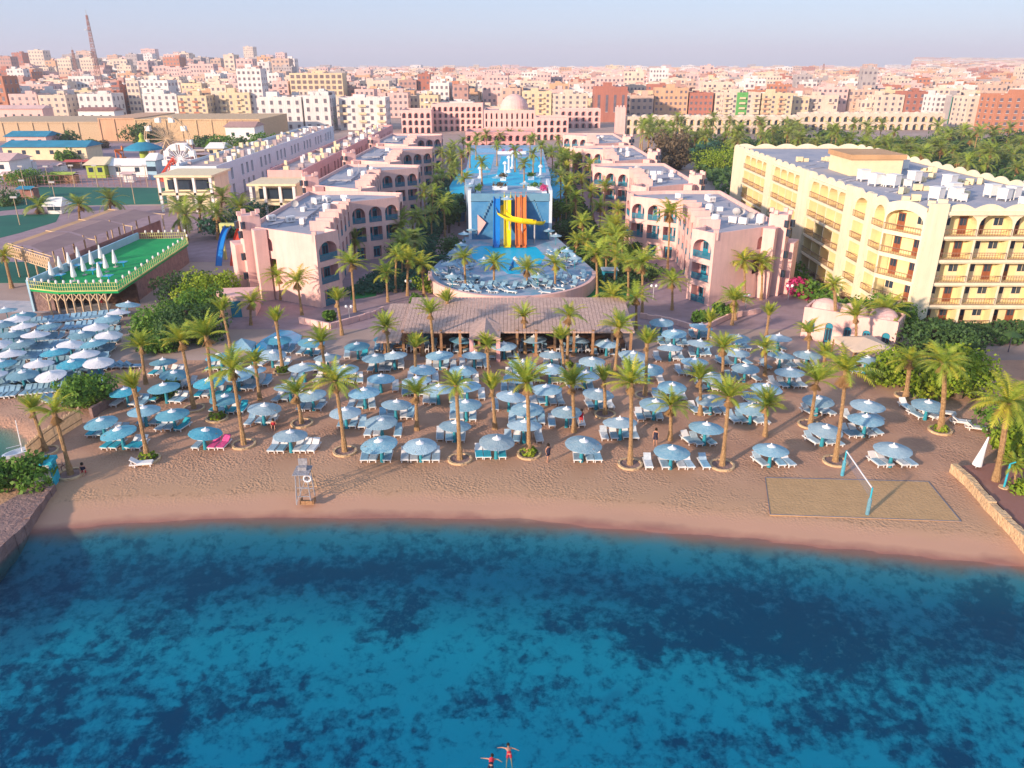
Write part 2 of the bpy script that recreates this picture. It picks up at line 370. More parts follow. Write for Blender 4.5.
# land beyond
g = MB(); g.poly([(-6500, 74, 0), (6500, 74, 0), (6500, 9000, 0), (-6500, 9000, 0)]); struct('city_ground', g.mesh('city_ground', M['city_ground']))
# water body
def water():
    b = MB(); b.box(-400, 400, -250, 73, -5, WL); me = b.mesh('sea', [])
    m = bpy.data.materials.new('sea_water'); m.use_nodes = True; t = m.node_tree; N = t.nodes; L = t.links; N.clear()
    o = N.new('ShaderNodeOutputMaterial'); tr = N.new('ShaderNodeBsdfTransparent'); gl = N.new('ShaderNodeBsdfGlossy'); mx = N.new('ShaderNodeMixShader'); fr = N.new('ShaderNodeFresnel')
    fr.inputs[0].default_value = 1.33; gl.inputs['Roughness'].default_value = 0.16
    tc = N.new('ShaderNodeTexCoord'); mp = N.new('ShaderNodeMapping'); mp.inputs['Scale'].default_value = (0.8, 1.5, 1); L.new(tc.outputs['Object'], mp.inputs[0])
    n1 = N.new('ShaderNodeTexNoise'); n1.inputs['Scale'].default_value = 2.4; n1.inputs['Detail'].default_value = 6; n1.inputs['Roughness'].default_value = 0.62; L.new(mp.outputs[0], n1.inputs['Vector'])
    bp = N.new('ShaderNodeBump'); bp.inputs['Strength'].default_value = 0.35; bp.inputs['Distance'].default_value = 0.25; L.new(n1.outputs['Fac'], bp.inputs['Height'])
    L.new(bp.outputs[0], gl.inputs['Normal']); L.new(bp.outputs[0], fr.inputs['Normal'])
    fm = N.new('ShaderNodeMath'); fm.operation = 'MULTIPLY'; fm.inputs[1].default_value = 0.38; L.new(fr.outputs[0], fm.inputs[0]); L.new(fm.outputs[0], mx.inputs[0]); L.new(tr.outputs[0], mx.inputs[1]); L.new(gl.outputs[0], mx.inputs[2]); L.new(mx.outputs[0], o.inputs['Surface'])
    va = N.new('ShaderNodeVolumeAbsorption'); va.inputs['Color'].default_value = (0.0, 0.88, 0.972, 1); va.inputs['Density'].default_value = 0.70
    L.new(va.outputs[0], o.inputs['Volume'])
    me.materials.append(m); struct('sea', me)
water()
# ------------------------------------------------------------ palms and trees
def palm_crown(name, mats, nf, npair, L_, up, droop, seed, spread=1.0, wl=0.30, skirt=6):
    mats = list(mats)+[M['frond_dead']]; nf += skirt
    rs = random.Random(seed); b = MB()
    for k in range(nf):
        az = k*2.399963+rs.uniform(-.25, .25); e = R(rs.uniform(*up)); ln = L_*rs.uniform(.8, 1.1)
        p = Vector((0, 0, 0)); seg = npair; st = ln/seg; pts = [p.copy()]
        for i in range(seg):
            d = Vector((math.cos(az)*math.cos(e), math.sin(az)*math.cos(e), math.sin(e))); p = p+d*st; pts.append(p.copy()); e -= R(droop)/seg*(0.5+1.2*i/seg)
        mi = 1 if rs.random() < 0.35 else 0
        if skirt and k >= nf-skirt: e = R(rs.uniform(-75, -40)); mi = 2; p = Vector((0, 0, -.1)); pts = [p.copy()]; ln *= .34
        if mi == 2:
            for i in range(seg): p = p+Vector((math.cos(az)*math.cos(e), math.sin(az)*math.cos(e), math.sin(e)))*ln/seg; pts.append(p.copy())
        side = Vector((-math.sin(az), math.cos(az), 0))
        for i in range(seg):
            a, c = pts[i], pts[i+1]; d = (c-a).normalized(); n = side.cross(d)
            wdt = wl*L_*math.sin(math.pi*min(1, (i+0.9)/(seg+0.6)))**0.7*0.62
            # rachis
            b.poly([a+side*.012*L_, a-side*.012*L_, c-side*.008*L_, c+side*.008*L_], mi)
            for s in (-1, 1):
                for h in (0.1, 0.6):
                    q = a.lerp(c, h); tip = q+side*s*wdt*spread*rs.uniform(.8, 1.1)+d*wdt*0.75-n*s*0-Vector((0, 0, wdt*rs.uniform(.15, .45)))
                    wv = d*st*0.22
                    b.poly([q-wv, q+wv, tip], mi)
        tip = pts[-1]+(pts[-1]-pts[-2])*0.8
        b.poly([pts[-1]+side*.02, pts[-1]-side*.02, tip], mi)
    return b.mesh(name, mats)
FR, FD, FY = M['frond'], M['frond_dusty'], M['frond_yellow']
TUFT = [palm_crown('crown', [FR, FY], (34, 42, 28, 46, 36, 30)[i], 8, (1.85, 1.7, 1.95, 1.75, 1.6, 1.9)[i], ((22, 88), (35, 88), (5, 85), (15, 88), (40, 88), (28, 86))[i], (52, 40, 70, 60, 35, 58)[i], 100+i, wl=0.27, skirt=(6, 3, 9, 5, 2, 7)[i]) for i in range(6)]
FULL = [palm_crown('crown', [FR, FY], 38, 10, 2.5, (-15, 80), 70, 200+i) for i in range(4)]
GARD = [palm_crown('crown', [FD, FR], 26, 6, 2.1, (-25, 75), 75, 300+i, wl=0.34) for i in range(4)]
GARD_LIT = [palm_crown('crown', [FR, FY], 26, 6, 2.1, (-15, 80), 65, 330+i, wl=0.34) for i in range(3)]  # sunlit garden crowns: the light is put into brighter frond colours
FARP = [palm_crown('crown', [FD, FD], 18, 4, 2.3, (-20, 75), 75, 400+i, wl=0.4) for i in range(3)]
def trunk_mesh(H, lx, ly, r, flare=1.5, seg=7):
    b = MB(); pts = []; rad = []
    for i in range(seg+1):
        t = i/seg; q = t*t*0.6+t*0.4; pts.append((lx*q, ly*q, H*t-0.1*(i == 0))); rad.append(r*(flare-(flare-0.85)*min(1, t*4)) if t < .25 else r*(0.85-0.1*t))
        if i == seg: rad[-1] = r*1.15
    # ringed trunk: alternate radii a little
    P2 = []; R2 = []
    for i in range(seg):
        for j in range(3):
            t = j/3; a = Vector(pts[i]).lerp(Vector(pts[i+1]), t); P2.append(tuple(a)); R2.append((rad[i]*(1-t)+rad[i+1]*t)*(1.07 if j == 0 else .96))
    P2.append(pts[-1]); R2.append(rad[-1]); b.path(P2, R2, 8)
    return b.mesh('trunk', M['trunk'])
def palm(bpx, bpy_, cpx, cpy, kind='tuft', sc=1.0, r=0.19, label=None, group=None, skirt=False):
    """base pixel -> ground point; crown pixel -> height above it at the same depth"""
    x, y = at(bpx, bpy_, 0)
    # height: find z where (x', y, z) projects to cpy
    v = cpy-384; H = CH-y*(v*CT+F*ST)/(F*CT-v*ST)
    d = y*CT+(CH-H)*ST; cx = (cpx-512)*d/F
    palm_w(x, y, H, cx-x, 0, kind, sc, r, label, group)
NP = [0]
def palm_w(x, y, H, lx, ly, kind, sc, r, label, group):
    H = max(H, 1.0); z0 = float(ground_z(x, y)) if y < 74 else 0
    t = thing('palm_tree', label, 'palm tree', (x, y, z0), 0, group)
    ob('trunk', trunk_mesh(H-z0, lx, ly, r), t)
    lib = {'tuft': TUFT, 'full': FULL, 'gard': GARD, 'gard_lit': GARD_LIT}[kind]; sc = sc*(1.12 if kind in ('gard', 'gard_lit') and label.startswith('@') and sc < 1.4 else 1); NP[0] += 1
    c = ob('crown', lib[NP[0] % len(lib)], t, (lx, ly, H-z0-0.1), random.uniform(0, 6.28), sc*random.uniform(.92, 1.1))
    c.rotation_euler = (random.uniform(-.14, .14), random.uniform(-.14, .14), random.uniform(0, 6.28))
    return t
def leaf_crown(name, m, blobs, n, s, seed):
    """leaf-sized faces scattered through several clumps"""
    rs = np.random.RandomState(seed); B = np.array(blobs, float)
    vol = B[:, 3]**2; k = rs.choice(len(B), n, p=vol/vol.sum())
    d = rs.normal(size=(n, 3)); d /= np.linalg.norm(d, axis=1)[:, None]
    lump = 1+0.16*np.sin(d[:, 0]*5+k)+0.14*np.sin(d[:, 1]*7+2*k)+0.12*np.sin(d[:, 2]*6+3*k)
    rr = B[k, 3]*lump*(rs.uniform(0.45, 1.0, n)**0.45)
    c = B[k, :3]+d*rr[:, None]*np.array([1, 1, 0.85])
    c[:, 2] = np.maximum(c[:, 2], 0.1)
    nrm = d+rs.normal(size=(n, 3))*0.7; nrm /= np.linalg.norm(nrm, axis=1)[:, None]
    u = np.cross(nrm, rs.normal(size=(n, 3))); u /= np.linalg.norm(u, axis=1)[:, None]; v = np.cross(nrm, u)
    ss = (s*rs.uniform(.5, 1.3, n))[:, None]
    V = np.stack([c-u*ss-v*ss*.3, c+v*ss*-.75, c+u*ss, c+v*ss*.75], 1).reshape(-1, 3)
    return npmesh(name, V, np.arange(4*n).reshape(n, 4), m)
def tree(px, py, rad, H, m, label, n=1500, s=0.22, seed=0, cat='tree', name='leafy_tree', z0=0, flat=0.6, group=None, world=None):
    x, y = world or at(px, py, 0); rs = random.Random(seed or int(px*7+py))
    bl = []
    for k in range(9):
        a = rs.uniform(0, 6.28); q = rs.uniform(.15, .68)*rad; rr = rad*rs.uniform(.34, .56)
        bl.append((math.cos(a)*q, math.sin(a)*q, H-rr-rs.uniform(0, H*0.42), min(rr, H*.45)))
    t = thing(name, label, cat, (x, y, z0), 0, group)
    ob('crown', leaf_crown('crown', [M[m]], bl, n, s, rs.randint(1, 9999)), t)
    b = MB()
    b.path([(0, 0, -.1), (.1*rad*.3, 0, H*.3), (0, .1, H*.6)], [rad*.07+.06, rad*.05+.05, rad*.03+.03], 7)
    for q in bl[:6]: b.tube((0, 0, H*.28), (q[0]*.8, q[1]*.8, q[2]), rad*.03+.03, .03, 5)
    ob('trunk', b.mesh('trunk', M['bark']), t)
    return t
# ------------------------------------------------------------ facades with cut openings
def cell(mb, P, u, n, w_, z0, sh, op, m=0, mi=None):
    """one bay of one storey: wall face with an opening cut in it, reveal and back wall. op=(kind, wfrac, sill, head, depth) or None"""
    def W(a, z, d=0): return (P[0]+u[0]*a-n[0]*d, P[1]+u[1]*a-n[1]*d, z)
    mi = m if mi is None else mi
    if op is None:
        mb.poly([W(0, z0), W(w_, z0), W(w_, z0+sh), W(0, z0+sh)], m); return
    kind, wf, sill, head, dep = op
    a0 = w_*(1-wf)/2; a1 = w_-a0; zb = z0+sill; zt = z0+head
    mb.poly([W(0, z0), W(a0, z0), W(a0, z0+sh), W(0, z0+sh)], m); mb.poly([W(a1, z0), W(w_, z0), W(w_, z0+sh), W(a1, z0+sh)], m)
    if sill > 0: mb.poly([W(a0, z0), W(a1, z0), W(a1, zb), W(a0, zb)], m)
    if kind == 'arch':
        K = 10; r = (a1-a0)/2; hz = min(r, (head-sill)*.5); cz = zt-hz
        arc = [(a0+r-r*math.cos(math.pi*i/K), cz+hz*math.sin(math.pi*i/K)) for i in range(K+1)]
        mbp = [(a0, zb)]+arc+[(a1, zb)]
        for i in range(K):
            (p, q), (p2, q2) = arc[i], arc[i+1]; mb.poly([W(p, q), W(p2, q2), W(p2, z0+sh), W(p, z0+sh)], m)
    else:
        mbp = [(a0, zb), (a0, zt), (a1, zt), (a1, zb)]
        if zt < z0+sh-.01: mb.poly([W(a0, zt), W(a1, zt), W(a1, z0+sh), W(a0, z0+sh)], m)
    for (p, q), (p2, q2) in zip(mbp, mbp[1:]+mbp[:1]): mb.poly([W(p, q), W(p2, q2), W(p2, q2, dep), W(p, q, dep)], mi)
    mb.poly([W(a0, zb, dep), W(a1, zb, dep), W(a1, zt, dep), W(a0, zt, dep)], mi)
def edge(mb, P, Q, z0, nb, rows, m=0, mi=None, anchors=None):
    """rows: list of (storey height, op or [op per bay])"""
    L_ = math.hypot(Q[0]-P[0], Q[1]-P[1]); u = ((Q[0]-P[0])/L_, (Q[1]-P[1])/L_); n = (u[1], -u[0]); bw = L_/nb; z = z0
    for sh, ops in rows:
        for i in range(nb):
            op = ops[i] if isinstance(ops, list) else ops
            p = (P[0]+u[0]*bw*i, P[1]+u[1]*bw*i)
            cell(mb, p, u, n, bw, z, sh, op, m, mi)
            if op and anchors is not None:
                anchors.append((p[0]+u[0]*bw/2, p[1]+u[1]*bw/2, z+op[2], math.atan2(u[1], u[0]), bw*op[1], op[3]-op[2], op[4], op[0], n))
        z += sh
    return z
def parapet(mb, poly, z0, z1, th=0.22, m=0):
    for P, Q in zip(poly, poly[1:]+poly[:1]):
        L_ = math.hypot(Q[0]-P[0], Q[1]-P[1])
        if L_ < .3: continue
        a = math.atan2(Q[1]-P[1], Q[0]-P[0]); n = (math.sin(a), -math.cos(a))
        mb.obox((P[0]+Q[0])/2-n[0]*(th/2+.004), (P[1]+Q[1])/2-n[1]*(th/2+.004), L_-.01, th, z0, z1, a, m)
exec_later = []
# ------------------------------------------------------------ balcony pieces (shared meshes)
CM = {}
def cmesh(key, fn):
    if key not in CM: CM[key] = fn()
    return CM[key]
def railing_mesh(w_, h, m, solid):
    b = MB(); b.box(-w_/2, w_/2, -.03, .03, h-.07, h)
    b.box(-w_/2, w_/2, -.02, .02, .05, .11)
    if solid:
        k = max(6, int(w_/.16))
        for i in range(k): x = -w_/2+w_*(i+.5)/k; b.box(x-.05, x+.05, -.012, .012, .1, h-.06)
    else:
        k = max(4, int(w_/.3))
        for i in range(k+1): x = -w_/2+w_*i/k; b.box(x-.015, x+.015, -.015, .015, .1, h-.06)
    return b.mesh('railing', m)
def door_mesh(w_, h, m, arch):
    b = MB(); b.box(-w_/2, w_/2, -.05, 0, 0, h, 0); b.box(-w_/2+.1, w_/2-.1, -.07, -.052, .5*h, h-.15, 1); b.box(-.02, .02, -.08, -.055, .1, h-.1, 0)
    return b.mesh('door', [m, M['glass_dark']])
def win_mesh(w_, h, m, arch):
    b = MB(); K = 8; r = w_/2
    if arch: pts = [(-r, 0), (-r, h-r*.8)]+[(-r*math.cos(math.pi*i/K), h-r*.8+r*.8*math.sin(math.pi*i/K)) for i in range(1, K)]+[(r, h-r*.8), (r, 0)]
    else: pts = [(-r, 0), (-r, h), (r, h), (r, 0)]
    b.poly([(x, -.06, z) for x, z in pts], 0)
    for (x, z), (x2, z2) in zip(pts, pts[1:]+pts[:1]): b.poly([(x, -.06, z), (x2, -.06, z2), (x2, 0, z2), (x, 0, z)], 0)
    b.box(-r*.8, -r*.08, -.075, -.063, h*.1, h*.75, 1); b.box(r*.08, r*.8, -.075, -.063, h*.1, h*.75, 1)
    return b.mesh('window', [m, M['glass_dark']])
def dress(t, anchors, mdoor, mrail, solid, sx=1, door='door'):
    for (x, y, z, a, w_, h, dep, kind, n) in anchors:
        if sx < 0: x = -x; a = math.pi-a; n = (-n[0], n[1])
        # a: local x along the wall, local -y outward
        out = Vector((n[0], n[1], 0)); rz = math.atan2(n[0], -n[1])
        def put(name, me, along, dep_, zz):
            p = Vector((x, y, zz))-out*dep_+Vector((math.cos(rz), math.sin(rz), 0))*along
            ob(name, me, t, p, rz)
        if dep > .7:
            dh = round(min(1.9, h*.88), 1)
            put(door, cmesh(('d', round(w_*.3, 1), dh, mdoor, kind), lambda: door_mesh(round(w_*.3, 1), dh, M[mdoor], 0)), -w_*.2, dep-.005, z)
            put('window', cmesh(('w', round(w_*.34, 1), dh, mdoor, kind), lambda: win_mesh(round(w_*.34, 1), dh-.35, M[mdoor], kind == 'arch')), w_*.24, dep-.005, z+.35)
            put('railing', cmesh(('r', round(w_, 1), mrail), lambda: railing_mesh(round(w_, 1), .85, M[mrail], solid)), 0, .05, z+.01)
        else:
            put('window', cmesh(('w', round(w_*.9, 1), round(h*.95, 1), mdoor, kind), lambda: win_mesh(round(w_*.9, 1), round(h*.95, 1), M[mdoor], kind == 'arch')), 0, dep-.005, z+.02)
SHT = 2.85
def pink_unit(side, ox, oy, label, scale=1.0, clutter=12, seed=0, tower=True):
    rs = random.Random(seed)
    A, B, C, D, E_, F_, G, H_, T_ = (.3, .3), (2.4, 3.6), (.6, 4.8), (-.3, 24.6), (6.4, 29.4), (6.4, 34), (0, 35.2), (-9, 35.2), (-9.6, 6.1)
    poly = [A, B, C, D, E_, F_, G, H_, T_]; mb = MB(); an = []
    H = 3*SHT
    def rows(a, b_, c): return [(SHT, a), (SHT, b_), (SHT, c)]
    loW = ('rect', .62, .0, 2.1, 1.1); mid = ('rect', .76, .0, 2.15, 1.3); top = ('arch', .78, .0, 2.35, 1.3)
    edge(mb, A, B, 0, 1, rows(loW, mid, top), 0, 1, an)
    edge(mb, B, C, 0, 1, rows(None, None, None))
    sw = ('rect', .30, .7, 2.0, .3)
    na = ('arch', .42, .0, 2.3, 1.0); nr = ('rect', .42, .0, 2.1, 1.0)
    edge(mb, C, D, 0, 6, rows([sw, nr, sw, nr, sw, nr], [nr]*6, [na]*6), 0, 1, an)
    edge(mb, D, E_, 0, 3, rows(('rect', .5, .2, 2.0, .5), mid, top), 0, 1, an)
    edge(mb, E_, F_, 0, 1, rows(loW, mid, top), 0, 1, an)
    for P, Q in ((F_, G), (G, H_)): edge(mb, P, Q, 0, 1, rows(None, None, None))
    edge(mb, H_, T_, 0, 9, rows(None, [sw]*9, [sw]*9), 0, 1, an)
    st = ('arch', .5, .6, 2.2, .4); big = ('rect', .85, .3, 2.5, 1.2)
    an2 = []
    edge(mb, T_, A, 0, 5, rows([None]*5, [None, big, None, None, None], [None, st, None, None, None]), 0, 1, an2)
    zz = H
    P5 = [(T_[0]*(1-k/5)+A[0]*k/5, T_[1]*(1-k/5)+A[1]*k/5) for k in (1, 2)]
    parapet(mb, poly, H, H+.55)
    # raised end pieces of the parapet and stepped gables
    for p, q in (((.0, 1.2), 1.2), ((1.9, 4.0), 1.0)): pass
    for i in range(6):
        t = i/6; x = C[0]+(D[0]-C[0])*t; y = C[1]+(D[1]-C[1])*t
        mb.obox(x-.9, y+1.0, 2.6-.3*(i % 2), .25, H-.3, H+1.25-.2*(i % 2), 0); mb.obox(x-.9, y+2.2, 1.9, .25, H-.3, H+.85, 0)
    for (x, y) in poly[:1]+poly[3:5]+poly[8:]: mb.obox(x-.15, y+.35, .5, .5, H-.3, H+.95, 0)
    mb.poly([(x, y, H-.02) for x, y in poly], 0)
    wall = mb
    if side < 0: pass
    sx = side
    def fl(b):
        if sx < 0: return b
        b.v = [(-x, y, z) for x, y, z in b.v]; return b
    t = thing('hotel_block', label, 'hotel building', (ox, oy, 0), 0, 'pink hotel blocks along the water park')
    if scale != 1: t.scale = (scale,)*3
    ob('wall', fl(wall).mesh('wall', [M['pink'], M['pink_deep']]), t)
    r = MB(); q = .3
    r.poly([(x*.985-.05, y*.99+.2, H+.02) for x, y in poly]); r.box(-8.2, -4.0, 14, 21, H+.03, H+.3)
    for k in range(9): r.tube((-8.5+rs.random()*7, 8+rs.random()*22, H+.1), (-8.5+rs.random()*7, 8+rs.random()*22, H+.1), .06, n=4)
    ob('roof', fl(r).mesh('roof', M['roof_grey']), t)
    dress(t, an, 'teal_door', 'teal_rail', True, -1 if sx > 0 else 1)
    if tower:
        b = MB(); x0, y0 = T_[0]+.2, T_[1]+.2; HT = H+2.0
        b.obox(x0, y0, 2.3, 2.3, 0, HT, .52); b.obox(x0+1.7, y0-1.9, 1.5, 1.6, 0, HT-1.5, .52)
        for i in (-1, 1):
            for j in (-1, 1): b.obox(x0+i*.9, y0+j*.9, .5, .5, HT+.003, HT+.5, .52)
        b.obox(x0-1.8, y0+1.2, 2.2, 3.2, 0, H-1.8, .52)
        ob('stair_tower', fl(b).mesh('stair_tower', M['pink']), t)
        for u_, z in ((0, 2.5), (0, 5.0), (0, 7.8), (.6, 9.0), (-.5, 9.0)):
            b = MB(); ax = Vector((math.cos(-.52), math.sin(-.52), 0)); n = Vector((-math.sin(.52), -math.cos(.52), 0)); p = Vector((x0, y0, 0))+ax*u_+n*1.62
            b.obox(p.x, p.y, .32, .5, z, z+.9, -.52); ob('stair_window', fl(b).mesh('stair_window', M['glass_dark']), t)
    # things standing on the roof
    for k in range(clutter):
        x = rs.uniform(-8.4, -1.2); y = rs.uniform(7.5, 30); X, Y = ox+(-x if sx > 0 else x)*scale, oy+y*scale
        roof_unit(X, Y, (H+.03)*scale, rs, 'side of the water park', sx)
def roof_unit(X, Y, Z, rs, where, sx):
    kind = rs.choice(['ac', 'ac', 'dish', 'tank', 'ac'])
    rz = rs.uniform(0, 3.1)
    if kind == 'ac':
        def f():
            b = MB(); b.box(-.55, .55, -.3, .3, .1, .85, 0); b.box(-.5, -.35, -.28, .28, 0, .1, 1); b.box(.35, .5, -.28, .28, 0, .1, 1)
            for s in (-.26, .26): b.tube((s, -.3, .48), (s, -.33, .48), .2, n=10, m=1)
            return b.mesh('air_conditioner', [M['plastic_white'], M['metal']])
        o = ob('air_conditioner', cmesh('ac', f), None, (X, Y, Z), rz)
        tag(o, uplace('white air conditioner unit on flat pink hotel roof', X, Y, Z), 'air conditioner', 'air conditioners on hotel roofs')
    elif kind == 'dish':
        def f():
            b = MB(); b.tube((0, 0, 0), (0, 0, .9), .04); b.lathe([(0, 0), (.3, .05), (.55, .2)], n=12)
            n0 = 16+2
            for i in range(len(b.v)-36, len(b.v)):
                x, y, z = b.v[i]; b.v[i] = (x, -z+.05, y*.9+1.1)
            return b.mesh('satellite_dish', M['metal'])
        o = ob('satellite_dish', cmesh('dish', f), None, (X, Y, Z), rz)
        tag(o, uplace('grey satellite dish on flat pink hotel roof', X, Y, Z), 'satellite dish', 'dishes on hotel roofs')
    else:
        def f():
            b = MB(); b.lathe([(0, .2), (.5, .2), (.55, .3), (.55, 1.2), (.45, 1.35), (.12, 1.42), (0, 1.42)], n=12)
            for s in ((-.4, -.3), (.4, -.3), (.4, .3), (-.4, .3)): b.box(s[0]-.04, s[0]+.04, s[1]-.04, s[1]+.04, 0, .25)
            return b.mesh('water_tank', M['plastic_white'])
        o = ob('water_tank', cmesh('tank', f), None, (X, Y, Z), rz)
        tag(o, uplace('small white water tank on flat pink hotel roof', X, Y, Z), 'water tank', 'water tanks on hotel roofs')
names = ['nearest', 'second', 'third', 'fourth']
for i, (x, y) in enumerate([(-24, 92), (-25.2, 129), (-26, 167), (-27, 206)]):
    pink_unit(-1, x, y, names[i]+' pink three-storey hotel block, left of the water park', clutter=[14, 8, 5, 3][i], seed=i+1, tower=True)
for i, (x, y) in enumerate([(25, 93), (22.8, 131), (21.8, 169), (21.5, 208)]):
    pink_unit(1, x, y, names[i]+' pink three-storey hotel block, right of the water park', clutter=[14, 8, 5, 3][i], seed=i+11)
# ------------------------------------------------------------ yellow hotel
def yellow_hotel():
    t = thing('hotel_block', 'five-storey yellow hotel with scalloped parapet and long balconies, right side', 'hotel building', (43, 85, 0))
    sh = 2.62; H = 5*sh; mb = MB(); an = []
    W_, D_ = 24.0, 70.0
    gl = ('rect', .90, 0, 2.1, 1.3); al = ('arch', .90, 0, 2.45, 1.3)
    bal = ('rect', .93, 0, 2.15, 1.35); tops = ('arch', .93, 0, 2.5, 1.35)
    rows5 = lambda a, b_: [(sh, a), (sh, b_), (sh, b_), (sh, b_), (sh, tops if b_ is not None else None)]
    # front face, from corner pier to the right
    c = [(3.2, 0), (0, 3.4)]
    P = (4.4, 0)
    edge(mb, (2.4, 0), P, 0, 1, [(sh, None)]*5)
    edge(mb, P, (W_, 0), 0, 5, rows5(gl, bal), 0, 1, an)
    # corner bays, stepped
    edge(mb, (0, 7.2), (0, 4.4), 0, 1, rows5(gl, bal), 0, 1, an); edge(mb, (0, 4.4), (2.4, 0), 0, 1, rows5(gl, bal), 0, 1, an)
    y = 7.2; segs = [(8.6, None, 1), (12.8, 'b', 1), (15.0, None, 1), (28.0, 'b', 4), (32.0, None, 1), (45.0, 'b', 4), (48.0, None, 1), (62.0, 'b', 4), (70.0, None, 1)]
    for y1, k, nb in segs:
        edge(mb, (0, y1), (0, y), 0, nb, rows5(gl, bal) if k else [(sh, None)]*5, 0, 1, an if k else None)
        if k is None and y1 < 69: mb.box(-.45, -.004, y+.02, y1-.02, 0, H+.9)
        y = y1
    edge(mb, (W_, 0), (W_, D_), 0, 1, [(sh, None)]*5); edge(mb, (W_, D_), (0, D_), 0, 1, [(sh, None)]*5)
    # slab edges standing proud of the face at each floor
    for k in range(1, 6):
        z = k*sh-.28
        mb.box(4.6, W_, -.30, -.004, z, z+.30+(.0 if k < 5 else .1)); mb.box(-.30, -.004, 15.1, 27.9, z, z+.3); mb.box(-.30, -.004, 32.1, 44.9, z, z+.3); mb.box(-.3, -.004, 48.1, 61.9, z, z+.3)
    mb.box(2.5, 4.5, -.5, -.003, 0, H+1.0)
    poly = [(0, 4.4), (2.4, 0), (W_, 0), (W_, D_), (0, D_)]
    ob('wall', mb.mesh('wall', [M['yellow'], M['yellow_in']]), t)
    r = MB(); r.poly([(x, yy, H-.03) for x, yy in [(.3, 4.6), (2.6, .3), (W_-.3, .3), (W_-.3, D_-.3), (.3, D_-.3)]])
    for k in range(26):  # strips of paler roofing
        x = random.uniform(4, 19); yy = random.uniform(3, 55); r.obox(x, yy, 3.4, .5, H-.02, H+.04, .7, 1)
    ob('roof', r.mesh('roof', [M['roof_grey'], M['terrace']]), t)
    # scalloped parapet
    b = MB()
    def scal(P, Q, n):
        L_ = math.hypot(Q[0]-P[0], Q[1]-P[1]); u = Vector(((Q[0]-P[0])/L_, (Q[1]-P[1])/L_, 0)); nn = Vector((u.y, -u.x, 0)); P = Vector((*P, 0))
        for i in range(n):
            K = 8
            for j in range(K):
                a0 = (i+j/K)/n*L_; a1 = (i+(j+1)/K)/n*L_; h0 = .35+.55*abs(math.sin(math.pi*j/K)); h1 = .35+.55*abs(math.sin(math.pi*(j+1)/K))
                q = [P+u*a0, P+u*a1]; zz = Vector((0, 0, 1)); i_ = -nn*.25
                f = [q[0]+zz*H, q[1]+zz*H, q[1]+zz*(H+h1), q[0]+zz*(H+h0)]
                b.poly(f); b.poly([p+i_ for p in f][::-1]); b.poly([f[3], f[2], f[2]+i_, f[3]+i_])
    scal((4.4, 0), (W_, 0), 6); scal((W_, 0), (W_, D_), 20); scal((W_, D_), (0, D_), 6); scal((0, D_), (0, 4.4), 21); scal((0, 4.4), (2.4, 0), 1)
    ob('parapet', b.mesh('parapet', M['yellow']), t)
    pen = MB(); pen.box(6, 13.5, 30, 38, H, H+2.3, 0); pen.box(5.7, 13.8, 29.7, 38.3, H+2.303, H+3.0, 1); ob('penthouse', pen.mesh('penthouse', [M['cream'], M['roof_tan']]), t)
    for (x, y, z, a, w_, h, dep, kind, n) in an:
        out = Vector((n[0], n[1], 0)); rz = math.atan2(n[0], -n[1])
        ax = Vector((math.cos(rz), math.sin(rz), 0))
        ob('railing', cmesh(('yr', round(w_, 1)), lambda: railing_mesh(round(w_, 1), .8, M['rail_brown'], False)), t, Vector((x, y, z+.02))+out*.18, rz)
        for s in ((-.27, .27) if w_ > 3 else (0,)):
            if random.random() < .5: ob('door', cmesh(('yd2',), lambda: door_mesh(1.2, 1.95, M['cream'], 0)), t, Vector((x, y, z))-out*(dep-.01)+ax*s*w_, rz); continue
            ob('door', cmesh(('yd',), lambda: door_mesh(.95, 1.95, M['brown_door'], 0)), t, Vector((x, y, z))-out*(dep-.01)+ax*s*w_, rz)
    # tanks and boxes on the roof
    rs = random.Random(5); n_ = 0
    for k in range(44):
        x = rs.uniform(4, 21); y = rs.uniform(4, 52) if k > 20 else rs.uniform(4, 24)
        if 5 < x < 14.5 and 28 < y < 40: continue
        X, Y = 43+x, 85+y; big = k % 2 == 0
        if big:
            def f():
                b = MB(); b.box(-.8, .8, -.8, .8, .35, 1.9)
                b.box(-.9, .9, -.9, .9, 1.9, 2.0)
                for s in ((-.7, -.7), (.7, -.7), (.7, .7), (-.7, .7)): b.box(s[0]-.08, s[0]+.08, s[1]-.08, s[1]+.08, 0, .36)
                return b.mesh('water_tank', M['white'])
            o = ob('water_tank', cmesh('ytank', f), None, (X, Y, H), rs.uniform(0, .6), rs.uniform(.45, .85))
            tag(o, uplace('square white tank on yellow hotel roof', X, Y, H), 'water tank', 'tanks on the yellow hotel roof')
        else:
            roof_unit2(X, Y, H, rs)
def roof_unit2(X, Y, Z, rs):
    def f():
        b = MB(); b.box(-.5, .5, -.3, .3, .1, .8); b.box(-.45, -.3, -.28, .28, 0, .1); b.box(.3, .45, -.28, .28, 0, .1); b.box(.7, 1.5, -.3, .4, 0, .55); b.box(-.2, 1.1, .5, .62, .1, .2)
        return b.mesh('air_conditioner', M['cream'])
    o = ob('air_conditioner', cmesh('yac', f), None, (X, Y, Z), rs.uniform(0, 3)); tag(o, uplace('cream air conditioner on yellow hotel roof', X, Y, Z), 'air conditioner', 'air conditioners on the yellow hotel roof')
yellow_hotel()
